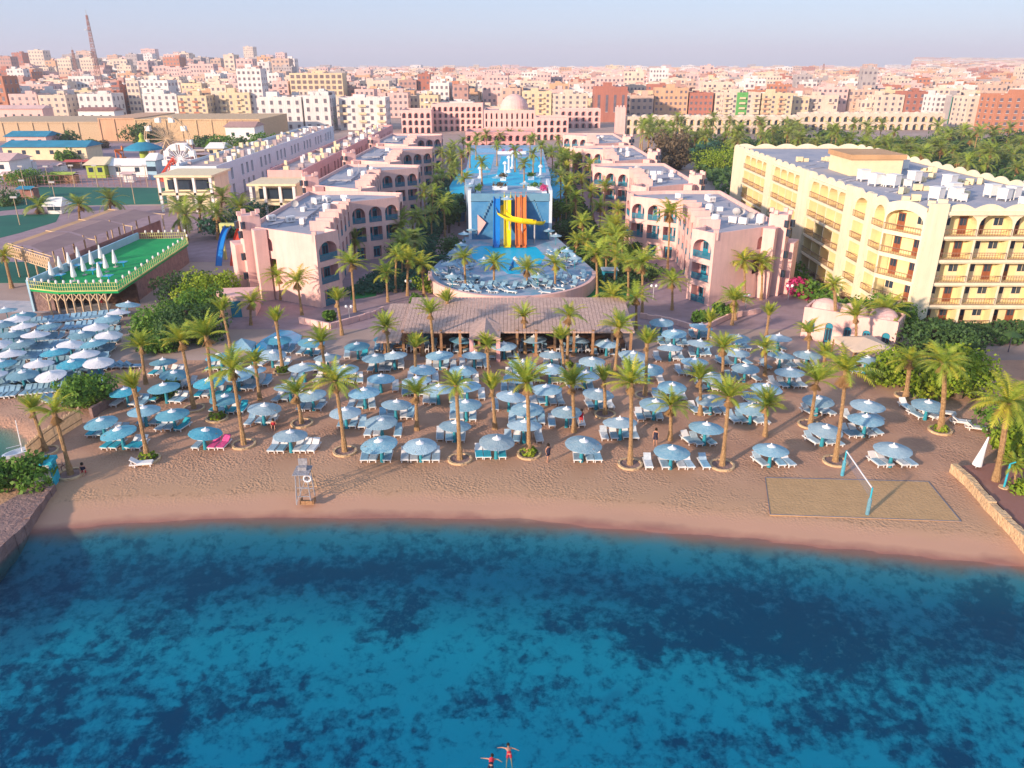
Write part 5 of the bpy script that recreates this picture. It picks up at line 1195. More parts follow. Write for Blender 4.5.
# ------------------------------------------------------------ left side: white villas row, long terraced row
def longrow(x0, x1, y0, y1, H, m, label, nb, mw='teal_door', portico=None):
    t = thing('terraced_building', label, 'building', (x0, y0, 0), .0); mb = MB(); an = []
    W_, L_ = x1-x0, y1-y0; sh = H/2; ops = []
    for j in range(2): ops.append([('rect', .42, .3 if j else 0, sh*.78, .8) if i % 4 != 3 else None for i in range(nb)])
    edge(mb, (W_, 0), (W_, L_), 0, nb, [(sh, ops[0]), (sh, ops[1])], 0, 0, an); edge(mb, (0, 0), (W_, 0), 0, 2, [(sh, ('rect', .6, .2, sh*.75, .8)), (sh, ('rect', .6, .2, sh*.75, .8))], 0, 0, an)
    edge(mb, (W_, L_), (0, L_), 0, 1, [(H, None)]); edge(mb, (0, L_), (0, 0), 0, 1, [(H, None)]); mb.poly([(0, 0, H-.02), (W_, 0, H-.02), (W_, L_, H-.02), (0, L_, H-.02)], 1); parapet(mb, [(0, 0), (W_, 0), (W_, L_), (0, L_)], H, H+.6)
    ob('wall', mb.mesh('wall', [M[m], M['w_roof']]), t)
    for (x, yy, z, a, w_, h, d_, k_, n) in an[:70]: ob('window', cmesh(('lw', round(w_, 1), round(h, 1), mw), lambda: win_mesh(round(w_, 1)*.8, round(h, 1)*.8, M[mw], False)), t, Vector((x, yy, z))-Vector((n[0], n[1], 0))*(d_-.02), math.atan2(n[0], -n[1]))
    rs = random.Random(int(y0)); b = MB()
    for k in range(70): x = rs.uniform(.6, W_-.6); yy = rs.uniform(1, L_-1); q = rs.uniform(.25, .6); b.box(x-q, x+q, yy-q, yy+q, H, H+rs.uniform(.5, 1.6), rs.randint(0, 2))
    ob('roof_boxes', b.mesh('roof_boxes', [M['white'], M['w_roof'], M['cream']]), t)['kind'] = 'stuff'
    return t
t = longrow(-74, -64, 172, 290, 7.2, 'white_blue', 'long white two-storey building with blue shaded side, left of the pink blocks', 32)
t = longrow(-48.5, -41.5, 157, 282, 8.2, 'pink_deep', 'long narrow pinkish terraced row with cluttered flat roof', 36, 'glass_dark')
def pavilion(x, y, w_, d, label, m='cream'):
    t = thing('pavilion', label, 'pavilion', (x, y, 0)); b = MB(); b.box(0, w_, 0, d, 3.4, 3.9); b.box(-.3, w_+.3, -.3, d+.3, 7.0, 7.4); ob('slab', b.mesh('slab', M[m]), t)
    for i in range(4): b = MB(); b.box(w_*i/3-.25+(.25 if i == 0 else -.25 if i == 3 else 0), w_*i/3+.25+(.25 if i == 0 else -.25 if i == 3 else 0), .0, .5, 0, 6.98); ob('column', b.mesh('column', M['white']), t)
    b = MB(); b.box(.3, w_-.3, 2.5, d, 0, 7.0); ob('back_wall', b.mesh('back_wall', M['yellow']), t); b = MB(); b.box(1, w_-1, 2.42, 2.48, 4.2, 6.2); ob('window', b.mesh('window', M['glass_dark']), t)
pavilion(-49.5, 148, 8.6, 8.8, 'cream two-level pavilion with columns at the near end of the terraced row')
pavilion(-72, 160, 11, 11, 'cream porticoed building at the near end of the white long building')
# ------------------------------------------------------------ club with green deck and pergola roofs
Z3 = 3.0
deck = [at(30, 288, Z3), at(58, 291, Z3), at(118, 290, Z3), at(188, 243, Z3), at(186, 238, Z3), at(140, 239, Z3)]
def club():
    t = thing('club_deck', 'raised club deck with green carpet floor, blue wall and yellow railing', 'terrace', (0, 0, 0)); b = MB(); prism(b, deck, 2.6, Z3); ob('floor', b.mesh('floor', M['deck_green']), t)
    b = MB()
    a, c = deck[0], deck[5]; L_ = math.hypot(c[0]-a[0], c[1]-a[1]); b.obox((a[0]+c[0])/2-.2, (a[1]+c[1])/2, L_, .25, 0, 4.0, math.atan2(c[1]-a[1], c[0]-a[0])); ob('side_wall', b.mesh('side_wall', M['wall_blue']), t)
    b = MB(); a, c = deck[2], deck[3]; L_ = math.hypot(c[0]-a[0], c[1]-a[1]); ang = math.atan2(c[1]-a[1], c[0]-a[0]); b.obox(a[0]+(c[0]-a[0])*.6-.3, a[1]+(c[1]-a[1])*.6, L_*.78, .25, 0, 2.58, ang); b.box(deck[0][0], deck[0][0]+2.4, deck[0][1]+.2, deck[0][1]+3, 0, 2.58); b.box(deck[0][0]+2.4, deck[2][0], deck[0][1]+3.5, deck[0][1]+3.8, 0, 2.58, 1); ob('base_wall', b.mesh('base_wall', [M['stone_dark'], M['dark_int']]), t)
    for P, Q, n in ((deck[0], deck[1], 4), (deck[1], deck[2], 8), (deck[2], deck[3], 13), (deck[3], deck[4], 1), (deck[4], deck[5], 7)):
        b = MB()
        for k in (.45, .9): b.tube((P[0], P[1], Z3+k), (Q[0], Q[1], Z3+k), .035, n=4)
        b.tube((P[0], P[1], Z3-.05), (Q[0], Q[1], Z3-.05), .10, n=4)
        for i in range(n*3): f = i/(n*3); x, y = P[0]+(Q[0]-P[0])*f, P[1]+(Q[1]-P[1])*f; b.box(x-.025, x+.025, y-.025, y+.025, Z3, Z3+.9)
        ob('railing', b.mesh('railing', M['fence_yellow']), t)
        b = MB()
        for i in range(n): f = i/n; x, y = P[0]+(Q[0]-P[0])*f, P[1]+(Q[1]-P[1])*f; b.lathe([(.1, Z3+.9), (.16, Z3+1.1), (.1, Z3+1.3), (0, Z3+1.35)], x, y, n=8)
        ob('post_lamps', b.mesh('post_lamps', M['white']), t)
    for i in range(8):
        f = i/7; x, y = deck[1][0]+(deck[2][0]-deck[1][0])*f-1.5, deck[1][1]+.2; b = MB(); b.tube((x, y, 0), (x, y, 2.6), .14, n=6); b.tube((x, y, 1.6), (x+.8, y, 2.6), .08, n=4); b.tube((x, y, 1.6), (x-.8, y, 2.6), .08, n=4); ob('post', b.mesh('post', M['wood_pale']), t)
club()
for i, (px, py) in enumerate([(53, 280), (62, 274), (71, 270), (75, 281), (85, 275), (80, 264), (93, 268), (102, 262), (101, 281), (107, 272), (116, 267)]):
    x, y = at(px, py, Z3); t = thing('folded_umbrella', uplace('folded white umbrella standing on the green deck', x, y, Z3+1), 'umbrella', (x, y, Z3), 0, 'folded umbrellas on the green deck')
    b = MB(); b.lathe([(.32, .55), (.34, .7), (.22, 1.5), (.08, 2.3), (0, 2.4)], n=10); ob('folded_canopy', cmesh('fc', lambda: b.mesh('folded_canopy', M['cap_white'])), t)
    b2 = MB(); b2.tube((0, 0, 0), (0, 0, .7), .05); b2.lathe([(.3, 0), (.3, .1), (0, .12)], n=10); ob('pole', cmesh('fp', lambda: b2.mesh('pole', M['metal'])), t)
    if i % 2 == 0: b3 = MB(); b3.box(-.5, .5, -.5, .5, .6, .66); b3.box(-.06, .06, -.06, .06, 0, .6); tag(ob('deck_table', cmesh('dt', lambda: b3.mesh('deck_table', M['pool_deep'])), None, (x+.9, y+.3, Z3)), uplace('small dark blue table on the green deck', x+.9, y+.3, Z3), 'table', 'tables on the green deck')
def pergola():
    z = 5.0; A, B, C, D = at(8, 243, z), at(52, 256, z), at(165, 214, z), at(108, 209, z)
    t = thing('pergola_hall', 'large open hall with flat brown panel roof and timber lattice edges, left', 'hall', (0, 0, 0)); b = MB()
    def q(u, v): return (A[0]*(1-u)*(1-v)+B[0]*u*(1-v)+C[0]*u*v+D[0]*(1-u)*v, A[1]*(1-u)*(1-v)+B[1]*u*(1-v)+C[1]*u*v+D[1]*(1-u)*v)
    for i in range(3):
        v0, v1 = i/3+.012, (i+1)/3-.012; u0, um, u1 = .15, .5, .85
        P = [q(u0, v0), q(um, v0), q(um, v1), q(u0, v1)]; b.poly([(*P[0], z), (*P[1], z+.4), (*P[2], z+.4), (*P[3], z)], 0)
        P = [q(um, v0), q(u1, v0), q(u1, v1), q(um, v1)]; b.poly([(*P[0], z+.4), (*P[1], z), (*P[2], z), (*P[3], z+.4)], 0)
    ob('roof_panels', b.mesh('roof_panels', M['roof_brown']), t); b = MB()
    P = [(*q(0, 0), z-.15), (*q(.14, 0), z-.1), (*q(.14, 1), z-.1), (*q(0, 1), z-.15)]; b.poly(P)
    P = [(*q(.14, 1.0), z-.1), (*q(1, 1.0), z-.1), (*q(1.1, 1.12), z-.9), (*q(0, 1.12), z-.9)]; b.poly(P); ob('eaves', b.mesh('eaves', M['roof_tan']), t)
    b = MB()
    for i in range(18):
        u0 = i/18; u1 = (i+1)/18
        for (za, zb) in ((z-.2, z-1.6), (z-1.6, z-.2)): b.tube((*q(u0, -.02), za), (*q(u1, -.02), zb), .07, n=4)
        b.tube((*q(u0, -.02), z-.2), (*q(u0, -.02), z-1.6), .06, n=4)
    for zz in (z-.15, z-1.65): b.tube((*q(0, -.02), zz), (*q(1, -.02), zz), .09, n=4)
    for v in (.0, .33, .66, 1): b.tube((*q(0, v), z-.05), (*q(1, v), z-.05), .08, n=4)
    ob('lattice', b.mesh('lattice', M['wood_pale']), t)
    for i in range(5):
        for j in range(4): x, y = q(i/4*.96+.02, j/3*.96+.02); b = MB(); b.tube((x, y, 0), (x, y, z-.1), .12, n=6); ob('post', b.mesh('post', M['wood_pale']), t)
    b = MB()
    a, c = q(.97, .12), q(.97, .95); L_ = math.hypot(c[0]-a[0], c[1]-a[1]); b.obox((a[0]+c[0])/2, (a[1]+c[1])/2, L_, .2, 0, 4.2, math.atan2(c[1]-a[1], c[0]-a[0])); ob('side_wall', b.mesh('side_wall', M['rust']), t)
pergola()
b = MB(); P = [at(0, 262), at(48, 262), at(48, 283), at(-30, 283), at(-30, 262)]; prism(b, P, -.05, .03); struct('club_lawn', b.mesh('club_lawn', M['pitch']))
prism_st('fair_ground', [at(-60, 187), at(262, 187), at(262, 143), at(-60, 143)], -.1, .012, 'path')
prism_st('club_yard', [at(-60, 262), at(240, 262), at(240, 206), at(-60, 206)], -.1, .012, 'path')
prism_st('paved_strip', [at(-20, 300), at(112, 303), at(108, 313), at(-20, 312)], -.05, .02, 'terrace')
for i, (P, lab) in enumerate([([(-60, 205), (-10, 202), (40, 187), (168, 188), (170, 204), (55, 206), (-20, 213)], 0), ([(-60, 240), (-60, 222), (10, 215), (60, 214), (56, 222), (20, 233), (0, 238)], 1)]):
    prism_st('football_pitch', [at(*p) for p in P], -.05, .03, 'pitch')
def poles(pts, h, label):
    for (px, py) in pts:
        x, y = at(px, py); b = MB(); b.tube((0, 0, 0), (0, 0, h), .1, .06, 6); t = thing('floodlight_pole', uplace(label, x, y, h), 'lamp post', (x, y, 0), 0, 'poles round the pitches'); ob('pole', cmesh(('pole', h), lambda: b.mesh('pole', M['wood_pale'])), t)
        b2 = MB(); b2.box(-.6, .6, -.1, .1, 0, .35); ob('lamp_head', cmesh('lh', lambda: b2.mesh('lamp_head', M['metal'])), t, (0, 0, h))
poles([(25, 188), (50, 188), (75, 187), (98, 187), (122, 187), (148, 187), (160, 200), (135, 204), (27, 205), (57, 207), (20, 225)], 5.0, 'tall thin pole at the edge of the football pitch')
b = MB()
for (px, py, px2, py2) in ((-20, 200, 40, 186), (40, 186, 168, 186.5), (168, 186.5, 170, 204)):
    a, c = at(px, py), at(px2, py2); n = 24
    for i in range(n+1): f = i/n; x, y = a[0]+(c[0]-a[0])*f, a[1]+(c[1]-a[1])*f; b.tube((x, y, 0), (x, y, 2.6), .05, n=4)
    for z in (.6, 1.4, 2.6): b.tube((*a, z), (*c, z), .04, n=4)
tag(ob('pitch_fence', b.mesh('pitch_fence', M['rust'])), 'thin rusty mesh fence round the football pitch', 'fence')
# stone-and-plaster hoarding behind the fun rides, sheds, rides
x0, y0 = at(-40, 141); x1, _ = at(102, 141); x2, _ = at(138, 141); x3, _ = at(262, 141)
for (a, c, m, h, lab) in ((x0, x1, 'wood_pale', 7.2, 'long weathered sandy wall at the back of the fairground'), (x1, x2, 'w_orange-tan', 8.6, 'orange stretch of wall between two sandy stretches'), (x2, x3, 'stone', 8.2, 'sunlit tan wall with faint painted marks behind the rides')):
    t = thing('boundary_wall', lab, 'wall', (a, y0, 0)); b = MB(); b.box(.02, c-a-.02, 0, 40, 0, h); ob('wall', b.mesh('wall', M[m]), t)
    b = MB(); [b.box(i*6., i*6.+.5, -.3, -.004, 0, h+.2) for i in range(int((c-a)/6))]; b.box(.02, c-a-.02, -.25, -.01, h-.4, h+.1); ob('pilaster', b.mesh('pilaster', M[m]), t)
def shed(px0, px1, yb, H, mw, mr, label, d=10, hip=False, cat='shed'):
    xa, y = at(px0, yb); xb, _ = at(px1, yb); L_ = xb-xa; t = thing('shed', label, cat, (xa, y, 0)); b = MB(); b.box(0, L_, 0, d, 0, H); ob('wall', b.mesh('wall', M[mw]), t)
    b = MB(); b.poly([(-.6, -.8, H), (L_+.6, -.8, H), (L_, d/2, H+1.6), (0, d/2, H+1.6)]); b.poly([(-.6, d+.8, H), (L_+.6, d+.8, H), (L_, d/2, H+1.6), (0, d/2, H+1.6)]); b.poly([(-.6, -.8, H), (0, d/2, H+1.6), (-.6, d+.8, H)]); b.poly([(L_+.6, -.8, H), (L_, d/2, H+1.6), (L_+.6, d+.8, H)]); ob('roof', b.mesh('roof', M[mr]), t)
    n = max(2, int(L_/4)); wm = cmesh('shw', lambda: (lambda q: (q.box(-.6, .6, -.05, 0, 0, 1.2), q.mesh('window', M['glass_dark']))[1])(MB()))
    for i in range(n): ob('window', wm, t, ((i+.5)*L_/n, -.01, H*.45))
shed(5, 88, 160, 4, 'cream', 'roof_teal', 'long low shed with teal roof, left of the fairground')
shed(8, 48, 148, 4, 'pink', 'roof_teal', 'low building with blue roof behind the teal shed')
shed(-20, 12, 176, 4, 'white', 'w_pale pink', 'white shed cut by the left edge of the photo')
shed(88, 106, 178, 3.4, 'ride_green', 'cream', 'small yellow-green fairground booth'); shed(110, 148, 177, 3, 'white', 'white', 'long white fairground booth with red trim', d=6); shed(149, 158, 180, 5, 'wall_blue', 'white', 'blue-white inflatable booth beside the long white booth', d=6)
shed(208, 224, 158, 3, 'cream', 'white', 'small white-roofed booth right of the rides', d=7); shed(227, 256, 143, 6, 'white', 'w_pinkish brown', 'white low building with balcony, in front of the tan wall', d=12); shed(-5, 45, 123, 7, 'pink', 'w_pale pink', 'low pink row house at the left edge of the town'); shed(80, 116, 123, 6, 'white', 'rust', 'low house with brown hipped roof under the mast')
shed(48, 62, 214, 1.6, 'white', 'white', 'small white container by the second pitch', d=3)
rs = random.Random(31)
for k, (px, py) in enumerate([(12,168),(30,170),(60,171),(76,168),(92,168),(104,172),(112,166),(130,182),(160,172),(196,172),(203,163),(196,158),(150,158),(186,150),(218,170),(208,178),(235,160),(30,198),(66,183),(15,182)]):
    x, y = at(px, py); w_ = rs.uniform(3, 7); m = rs.choice(['white', 'roof_teal', 'tent', 'slide_red', 'ride_green', 'w_pale pink']); cn = {'white': 'white', 'roof_teal': 'teal', 'tent': 'beige', 'slide_red': 'red', 'ride_green': 'yellow-green', 'w_pale pink': 'pale pink'}[m]
    t = thing('market_awning', uplace('small '+cn+' awning stall in the fairground', x, y, 2), 'stall', (x, y, 0), rs.uniform(-.4, .4), 'awning stalls in the fairground'); b = MB(); h = rs.uniform(2.2, 3.2)
    b.poly([(-w_/2, -2, h-.5), (w_/2, -2, h-.5), (w_/2, 0, h), (-w_/2, 0, h)]); b.poly([(-w_/2, 2, h-.5), (w_/2, 2, h-.5), (w_/2, 0, h), (-w_/2, 0, h)]); ob('awning', b.mesh('awning', M[m]), t)
    b = MB(); b.box(-w_/2+.3, w_/2-.3, -.8, 1.4, 0, h-.7); ob('counter', b.mesh('counter', M[rs.choice(['wood', 'white', 'rust', 'dark_int'])]), t)
    for sx in (-1, 1): b = MB(); b.box(sx*(w_/2-.1)-.06, sx*(w_/2-.1)+.06, -1.9, -1.78, 0, h-.5); ob('post', b.mesh('post', M['metal']), t)
def wheel(px, py, r, m, label, n=20, z=None, spin=0.0):
    x, y = at(px, py); t = thing('ferris_wheel', label, 'fairground ride', (x, y, 0), spin); z = r+1.2; b = MB()
    for s in (-.6, .6):
        for i in range(n*2): a, c = math.pi*i/n, math.pi*(i+1)/n; b.tube((r*math.cos(a), s, z+r*math.sin(a)), (r*math.cos(c), s, z+r*math.sin(c)), .16, n=4)
        for i in range(n): a = 2*math.pi*i/n; b.tube((0, s, z), (r*math.cos(a), s, z+r*math.sin(a)), .07, n=4)
    ob('wheel', b.mesh('wheel', M[m]), t)
    gb = MB(); gb.box(-.7, .7, -.7, .7, -1.5, -.1)
    gm = gb.mesh('gondola', M['white'])
    for i in range(n//2): a = 4*math.pi*i/n; ob('gondola', gm, t, (r*math.cos(a), 0, z+r*math.sin(a)))
    b = MB(); [b.tube((sx*r*.6, sy*1.3, 0), (0, sy*1.0, z), .25, n=6) for sx in (-1, 1) for sy in (-1, 1)]; ob('support', b.mesh('support', M[m]), t)
wheel(172, 166, 6.5, 'wood_pale', 'big pale ferris wheel behind the red ride'); wheel(184, 180, 4.0, 'ring_white', 'smaller white wheel ride just right of the red pyramid')
x, y = at(177, 180); t = thing('swing_ride', 'red pyramid-shaped fairground ride with radiating arms', 'fairground ride', (x, y, 0)); b = MB(); b.tube((0, 0, 0), (0, 0, 6), .4, .2)
for i in range(14): a = i*math.pi/7; b.tube((0, 0, 6), (4.2*math.cos(a), 4.2*math.sin(a), 1.0), .14, n=4); b.tube((4.2*math.cos(a), 4.2*math.sin(a), 1), (4.2*math.cos(a+.45), 4.2*math.sin(a+.45), 1), .14, n=4)
b.lathe([(4.4, .1), (4.4, .6), (0, .8)], n=20); ob('frame', b.mesh('frame', M['slide_red']), t)
x, y = at(147, 170); t = thing('mushroom_ride', 'mushroom-shaped ride with teal cap on a yellow-green column', 'fairground ride', (x, y, 0)); b = MB(); b.lathe([(2.0, 0), (1.3, 1.5), (1.2, 5.6), (2, 6)], n=16); ob('column', b.mesh('column', M['ride_green']), t); b = MB(); b.lathe([(5.2, 5.7), (5.0, 6.2), (3.0, 7.1), (.8, 7.9), (0, 8)], n=24); ob('cap', b.mesh('cap', M['roof_teal']), t); b = MB(); b.lathe([(1.1, 7.8), (.5, 8.6), (.7, 9.4), (.2, 10.2), (0, 10.3)], n=12); ob('finial', b.mesh('finial', M['ride_green']), t)
x, y = at(121, 170); t = thing('coaster_tower', 'tangled orange-red fairground coaster left of the mushroom ride', 'fairground ride', (x, y, 0)); b = MB(); rs = random.Random(4); pts = [(rs.uniform(-1.8, 1.8), rs.uniform(-1.5, 1.5), .5+i*.42+rs.uniform(0, 1)) for i in range(14)]
b.path(pts, .32, 6); [b.tube((p[0], p[1], 0), p, .12, n=4) for p in pts[::2]]; ob('track', b.mesh('track', M['slide_orange']), t)
# lattice mast
def mast(px, pyb, pyt, label, w0=2.8):
    x, y = at(px, pyb); v = pyt-384; H = CH-y*(v*CT+F*ST)/(F*CT-v*ST); t = thing('lattice_mast', label, 'mast', (x, y, 0)); b = MB(); n = 18
    def c(i): f = i/n; q = w0/2*(1-f)+.4; return [(q*a, q*e, H*f) for a, e in ((-1, -1), (1, -1), (1, 1), (-1, 1))]
    for i in range(n):
        A, B = c(i), c(i+1)
        for k in range(4): b.tube(A[k], B[k], .15, n=4); b.tube(A[k], B[(k+1) % 4], .06, n=4); b.tube(A[(k+1) % 4], B[k], .06, n=4)
    ob('lattice', b.mesh('lattice', M['rust']), t); b = MB(); b.tube((0, 0, H), (0, 0, H*1.05), .15, n=5); [b.lathe([(.9, 0), (.9, .4), (0, .5)], .8, -1.6, n=8) for _ in (0,)]; ob('antenna', b.mesh('antenna', M['metal']), t)
    for f in (.5, .62, .85): b = MB(); b.lathe([(0, -.2), (1.0, 0), (1.0, .3), (0, .4)], n=12); ob('dish', b.mesh('dish', M['white']), t, (-1.2, -1.4, H*f))
mast(105, 112, 15, 'tall red-brown lattice radio mast rising above the left town'); mast(83, 104, 50, 'short lattice mast left of the tall one', 4); mast(820, 92, 64, 'small far lattice tower on the horizon, right of centre', 5)
for i, (px, py, r) in enumerate([(265, 62, 10), (115, 76, 7)]):
    x, y = at(px, 84); z = CH-y*((py-384)*CT+F*ST)/(F*CT-(py-384)*ST); t = thing('mosque', ['far mosque with a pale dome on the skyline, left of centre', 'far pale tower house with small dome near the mast'][i], 'mosque', (x, y, 0)); b = MB(); b.box(-r*1.3, r*1.3, -r, r, 0, z-r*.6); ob('wall', b.mesh('wall', M['w_sandy']), t); b = MB(); b.lathe([(r, 0), (r*.95, r*.4), (r*.6, r*.85), (0, r)], n=16); ob('dome', b.mesh('dome', M['cream']), t, (0, 0, z-r*.6+.05))
# play slides left of the nearest pink block
x, y = at(240, 262); t = thing('play_tower', 'play tower with blue and red slides under yellow beams, left of nearest pink block', 'play tower', (x, y, 0)); b = MB(); b.box(-3, 2.6, 1.5, 2.2, 5.2, 5.6); b.box(-3, -2.6, 1.5, 2, 0, 5.2); b.box(2.2, 2.6, 1.5, 2, 0, 5.2); ob('beams', b.mesh('beams', M['fence_yellow']), t)
for s, m in ((-1.6, 'slide_blue'), (.6, 'slide_red'), (1.8, 'slide_orange')):
    b = MB()
    for i in range(10): a = (s-.08*i, 1.6-.42*i, 5-.048*i*i-.05*i); c = (s-.08*(i+1), 1.6-.42*(i+1), 5-.048*(i+1)**2-.05*(i+1)); b.poly([(a[0]-.45, a[1], a[2]), (a[0]+.45, a[1], a[2]), (c[0]+.45, c[1], c[2]), (c[0]-.45, c[1], c[2])]); b.poly([(a[0]-.45, a[1], a[2]), (a[0]-.45, a[1], a[2]+.4), (c[0]-.45, c[1], c[2]+.4), (c[0]-.45, c[1], c[2])]); b.poly([(a[0]+.45, a[1], a[2]), (a[0]+.45, a[1], a[2]+.4), (c[0]+.45, c[1], c[2]+.4), (c[0]+.45, c[1], c[2])])
    ob('slide', b.mesh('slide', M[m]), t)
# small pink gatehouse by the big tree
x, y = at(220, 318); t = thing('gatehouse', 'small pink wall house with notched corners behind the big dark tree', 'hut', (x, y, 0), .15); b = MB(); b.box(0, 4.2, 0, 4, 0, 2.6); b.box(0, .6, 0, .5, 2.603, 3.2); b.box(3.6, 4.2, 0, .5, 2.603, 3.2); ob('wall', b.mesh('wall', M['pink']), t); b = MB(); b.box(1.4, 2.6, -.06, -.005, 0, 2); ob('door', b.mesh('door', M['teal_door']), t)
# ------------------------------------------------------------ beach edge things
def wallpath(name, P, z0, z1, th, m, label, cap=None):
    b = MB()
    for (a, c) in zip(P[:-1], P[1:]):
        L_ = math.hypot(c[0]-a[0], c[1]-a[1]); n = max(1, int(L_/.8)); ang = math.atan2(c[1]-a[1], c[0]-a[0])
        for i in range(n): f = (i+.5)/n; b.obox(a[0]+(c[0]-a[0])*f, a[1]+(c[1]-a[1])*f, L_/n-.03, th+random.uniform(-.06, .06), z0, z1+random.uniform(-.05, .05), ang+random.gauss(0, .015))
    t = thing(name, label, 'wall', (0, 0, 0)); ob('blocks', b.mesh('blocks', M[m]), t); return t
wallpath('stone_wall', [at(952, 472), at(968, 486), at(990, 512), at(1030, 552), at(1060, 590)], -1.0, .75, .5, 'stone', 'low rough stone retaining wall running down to the sea at the right')
b = MB(); P = [at(959, 472), at(1100, 460), at(1250, 590), at(1068, 590), at(1038, 552), at(997, 511), at(974, 485)]; prism(b, P, -1.2, .52); struct('raised_ground', b.mesh('raised_ground', M['sand']))
JP = [at(52, 487, .3), at(42, 482, .3), at(-10, 512, .3), at(-260, 640, .3), at(-190, 700, .3), at(-8, 556, .3), at(20, 528, .3)]
b = MB(); prism(b, JP, -2, .38); struct('jetty_ground', b.mesh('jetty_ground', M['stone_dark']))
wallpath('jetty_edge', [at(53, 487, .3), at(22, 528, .3), at(-8, 556, .3), at(-120, 640, .3)], -1.2, .5, .35, 'stone_dark', 'dark stone edge of the jetty beside the water at left')
for k in range(26):
    rs = random.Random(k); px = rs.uniform(6, 50); py = 553-(px-0)*1.15-rs.uniform(-3, 3)*0; 
# reed fence on the left beach
def reed(P, h, label):
    t = thing('reed_fence', label, 'fence', (0, 0, 0)); b = MB(); rs = random.Random(9)
    for a, c in zip(P[:-1], P[1:]):
        L_ = math.hypot(c[0]-a[0], c[1]-a[1]); n = int(L_/.12)
        for i in range(n): f = i/n; x, y = a[0]+(c[0]-a[0])*f, a[1]+(c[1]-a[1])*f; b.box(x-.04, x+.04, y-.03, y+.03, -.2, h*rs.uniform(.93, 1.05))
    ob('reeds', b.mesh('reeds', M['wood_pale']), t); b = MB()
    for a, c in zip(P[:-1], P[1:]):
        for z in (.4, h-.3): b.tube((*a, z), (*c, z), .05, n=4)
    ob('rail', b.mesh('rail', M['wood']), t)
reed([at(30, 462), at(46, 448), at(62, 436), at(83, 423)], 1.5, 'straw-coloured reed fence between the two beaches at left')
# kiosk
x, y = at(49, 483); t = thing('beach_kiosk', 'small white and teal lifeguard kiosk beside the left pair of palms', 'kiosk', (x, y, 0), .15); b = MB(); b.box(-.7, .5, -.5, .5, 0, .9, 0); b.box(.1, .5, -.5, .5, .9, 1.7); ob('body', b.mesh('body', M['white']), t); b = MB(); b.box(.505, .62, -.5, .5, 0, 1.7); b.box(-.2, .75, -.55, .6, 1.705, 1.95); ob('panel', b.mesh('panel', M['pad_teal']), t)
x, y = at(60, 473); t = thing('bicycle', 'dark bicycle parked beside the white and teal kiosk', 'bicycle', (x, y, 0), .5)
for sx in (-.42, .42):
    b = MB(); [b.tube((.28*math.cos(i*math.pi/8), 0, .28*math.sin(i*math.pi/8)), (.28*math.cos((i+1)*math.pi/8), 0, .28*math.sin((i+1)*math.pi/8)), .03, n=4) for i in range(16)]; ob('wheel', b.mesh('wheel', M['cloth_dark']), t, (sx, 0, .3))
b = MB(); [b.tube(p, q, .025, n=4) for p, q in (((-.42, 0, .3), (-.15, 0, .7)), ((-.15, 0, .7), (.3, 0, .68)), ((.3, 0, .68), (.42, 0, .3)), ((-.15, 0, .7), (0, 0, .3)), ((0, 0, .3), (.3, 0, .68)), ((-.42, 0, .3), (0, 0, .3)), ((.3, 0, .68), (.28, 0, .85)), ((.28, -.2, .85), (.28, .2, .85)))]; ob('frame', b.mesh('frame', M['rust']), t); b = MB(); b.box(-.27, -.05, -.06, .06, .72, .78); ob('saddle', b.mesh('saddle', M['cloth_dark']), t)
# boat mast in the bay
x, y = at(22, 450); t = thing('small_sailboat', 'small pale boat with a thin mast in the bay behind the left bush', 'boat', (x, y, WL), .8); b = MB(); b.lathe([(.1, -.1), (.5, .05), (.55, .35), (.48, .35), (.3, .15), (0, .1)], n=16); b.v = [(p[0]*2.6, p[1], p[2]) for p in b.v]; ob('hull', b.mesh('hull', M['white_blue']), t); b = MB(); b.tube((0, 0, .1), (.1, 0, 2.9), .05, .03, 6); b.tube((0, 0, .8), (-1, 0, .85), .03, n=4); ob('mast', b.mesh('mast', M['cap_white']), t)
# volleyball court
cp = [at(765, 478), at(928, 482), at(961, 522), at(770, 515)]
prism_st('court_sand', [(x, y) for x, y in [cp[3], cp[2], cp[1], cp[0]]], -.2, .04, 'courtsand')
b = MB()
for a, c in zip(cp, cp[1:]+cp[:1]): b.tube((*a, .055), (*c, .055), .02, n=4)
tag(ob('court_line', b.mesh('court_line', M['line_blue'])), 'dark blue tape marking the edge of the sandy volleyball court', 'court line')
pa, pc = at(842, 476), at(867, 515)
for i, p in enumerate((pa, pc)):
    t = thing('net_post', ['teal volleyball post at the far side of the court', 'teal volleyball post at the near side by the sea'][i], 'post', (*p, 0), 0, 'volleyball posts'); b = MB(); b.tube((0, 0, 0), (0, 0, 2.1), .06); ob('pole', b.mesh('pole', M['pad_teal']), t); b = MB(); b.lathe([(.13, .05), (.13, 1.2), (.08, 1.3), (.08, 1.35), (0, 1.35)], n=10); ob('padding', b.mesh('padding', M['canopy_teal']), t)
t = thing('volleyball_net', 'thin pale volleyball net strung between the two teal posts', 'net', (0, 0, 0)); b = MB(); b.tube((*pa, 2.05), (*pc, 2.05), .045, n=4); ob('top_tape', b.mesh('top_tape', M['cap_white']), t); b = MB()
for i in range(41): f = i/40; x, y = pa[0]+(pc[0]-pa[0])*f, pa[1]+(pc[1]-pa[1])*f; b.tube((x, y, 1.35), (x, y, 2.05), .006, n=3, caps=False)
for z in (1.35, 1.58, 1.82): b.tube((*pa, z), (*pc, z), .006, n=3)
ob('netting', b.mesh('netting', M['line_blue']), t)
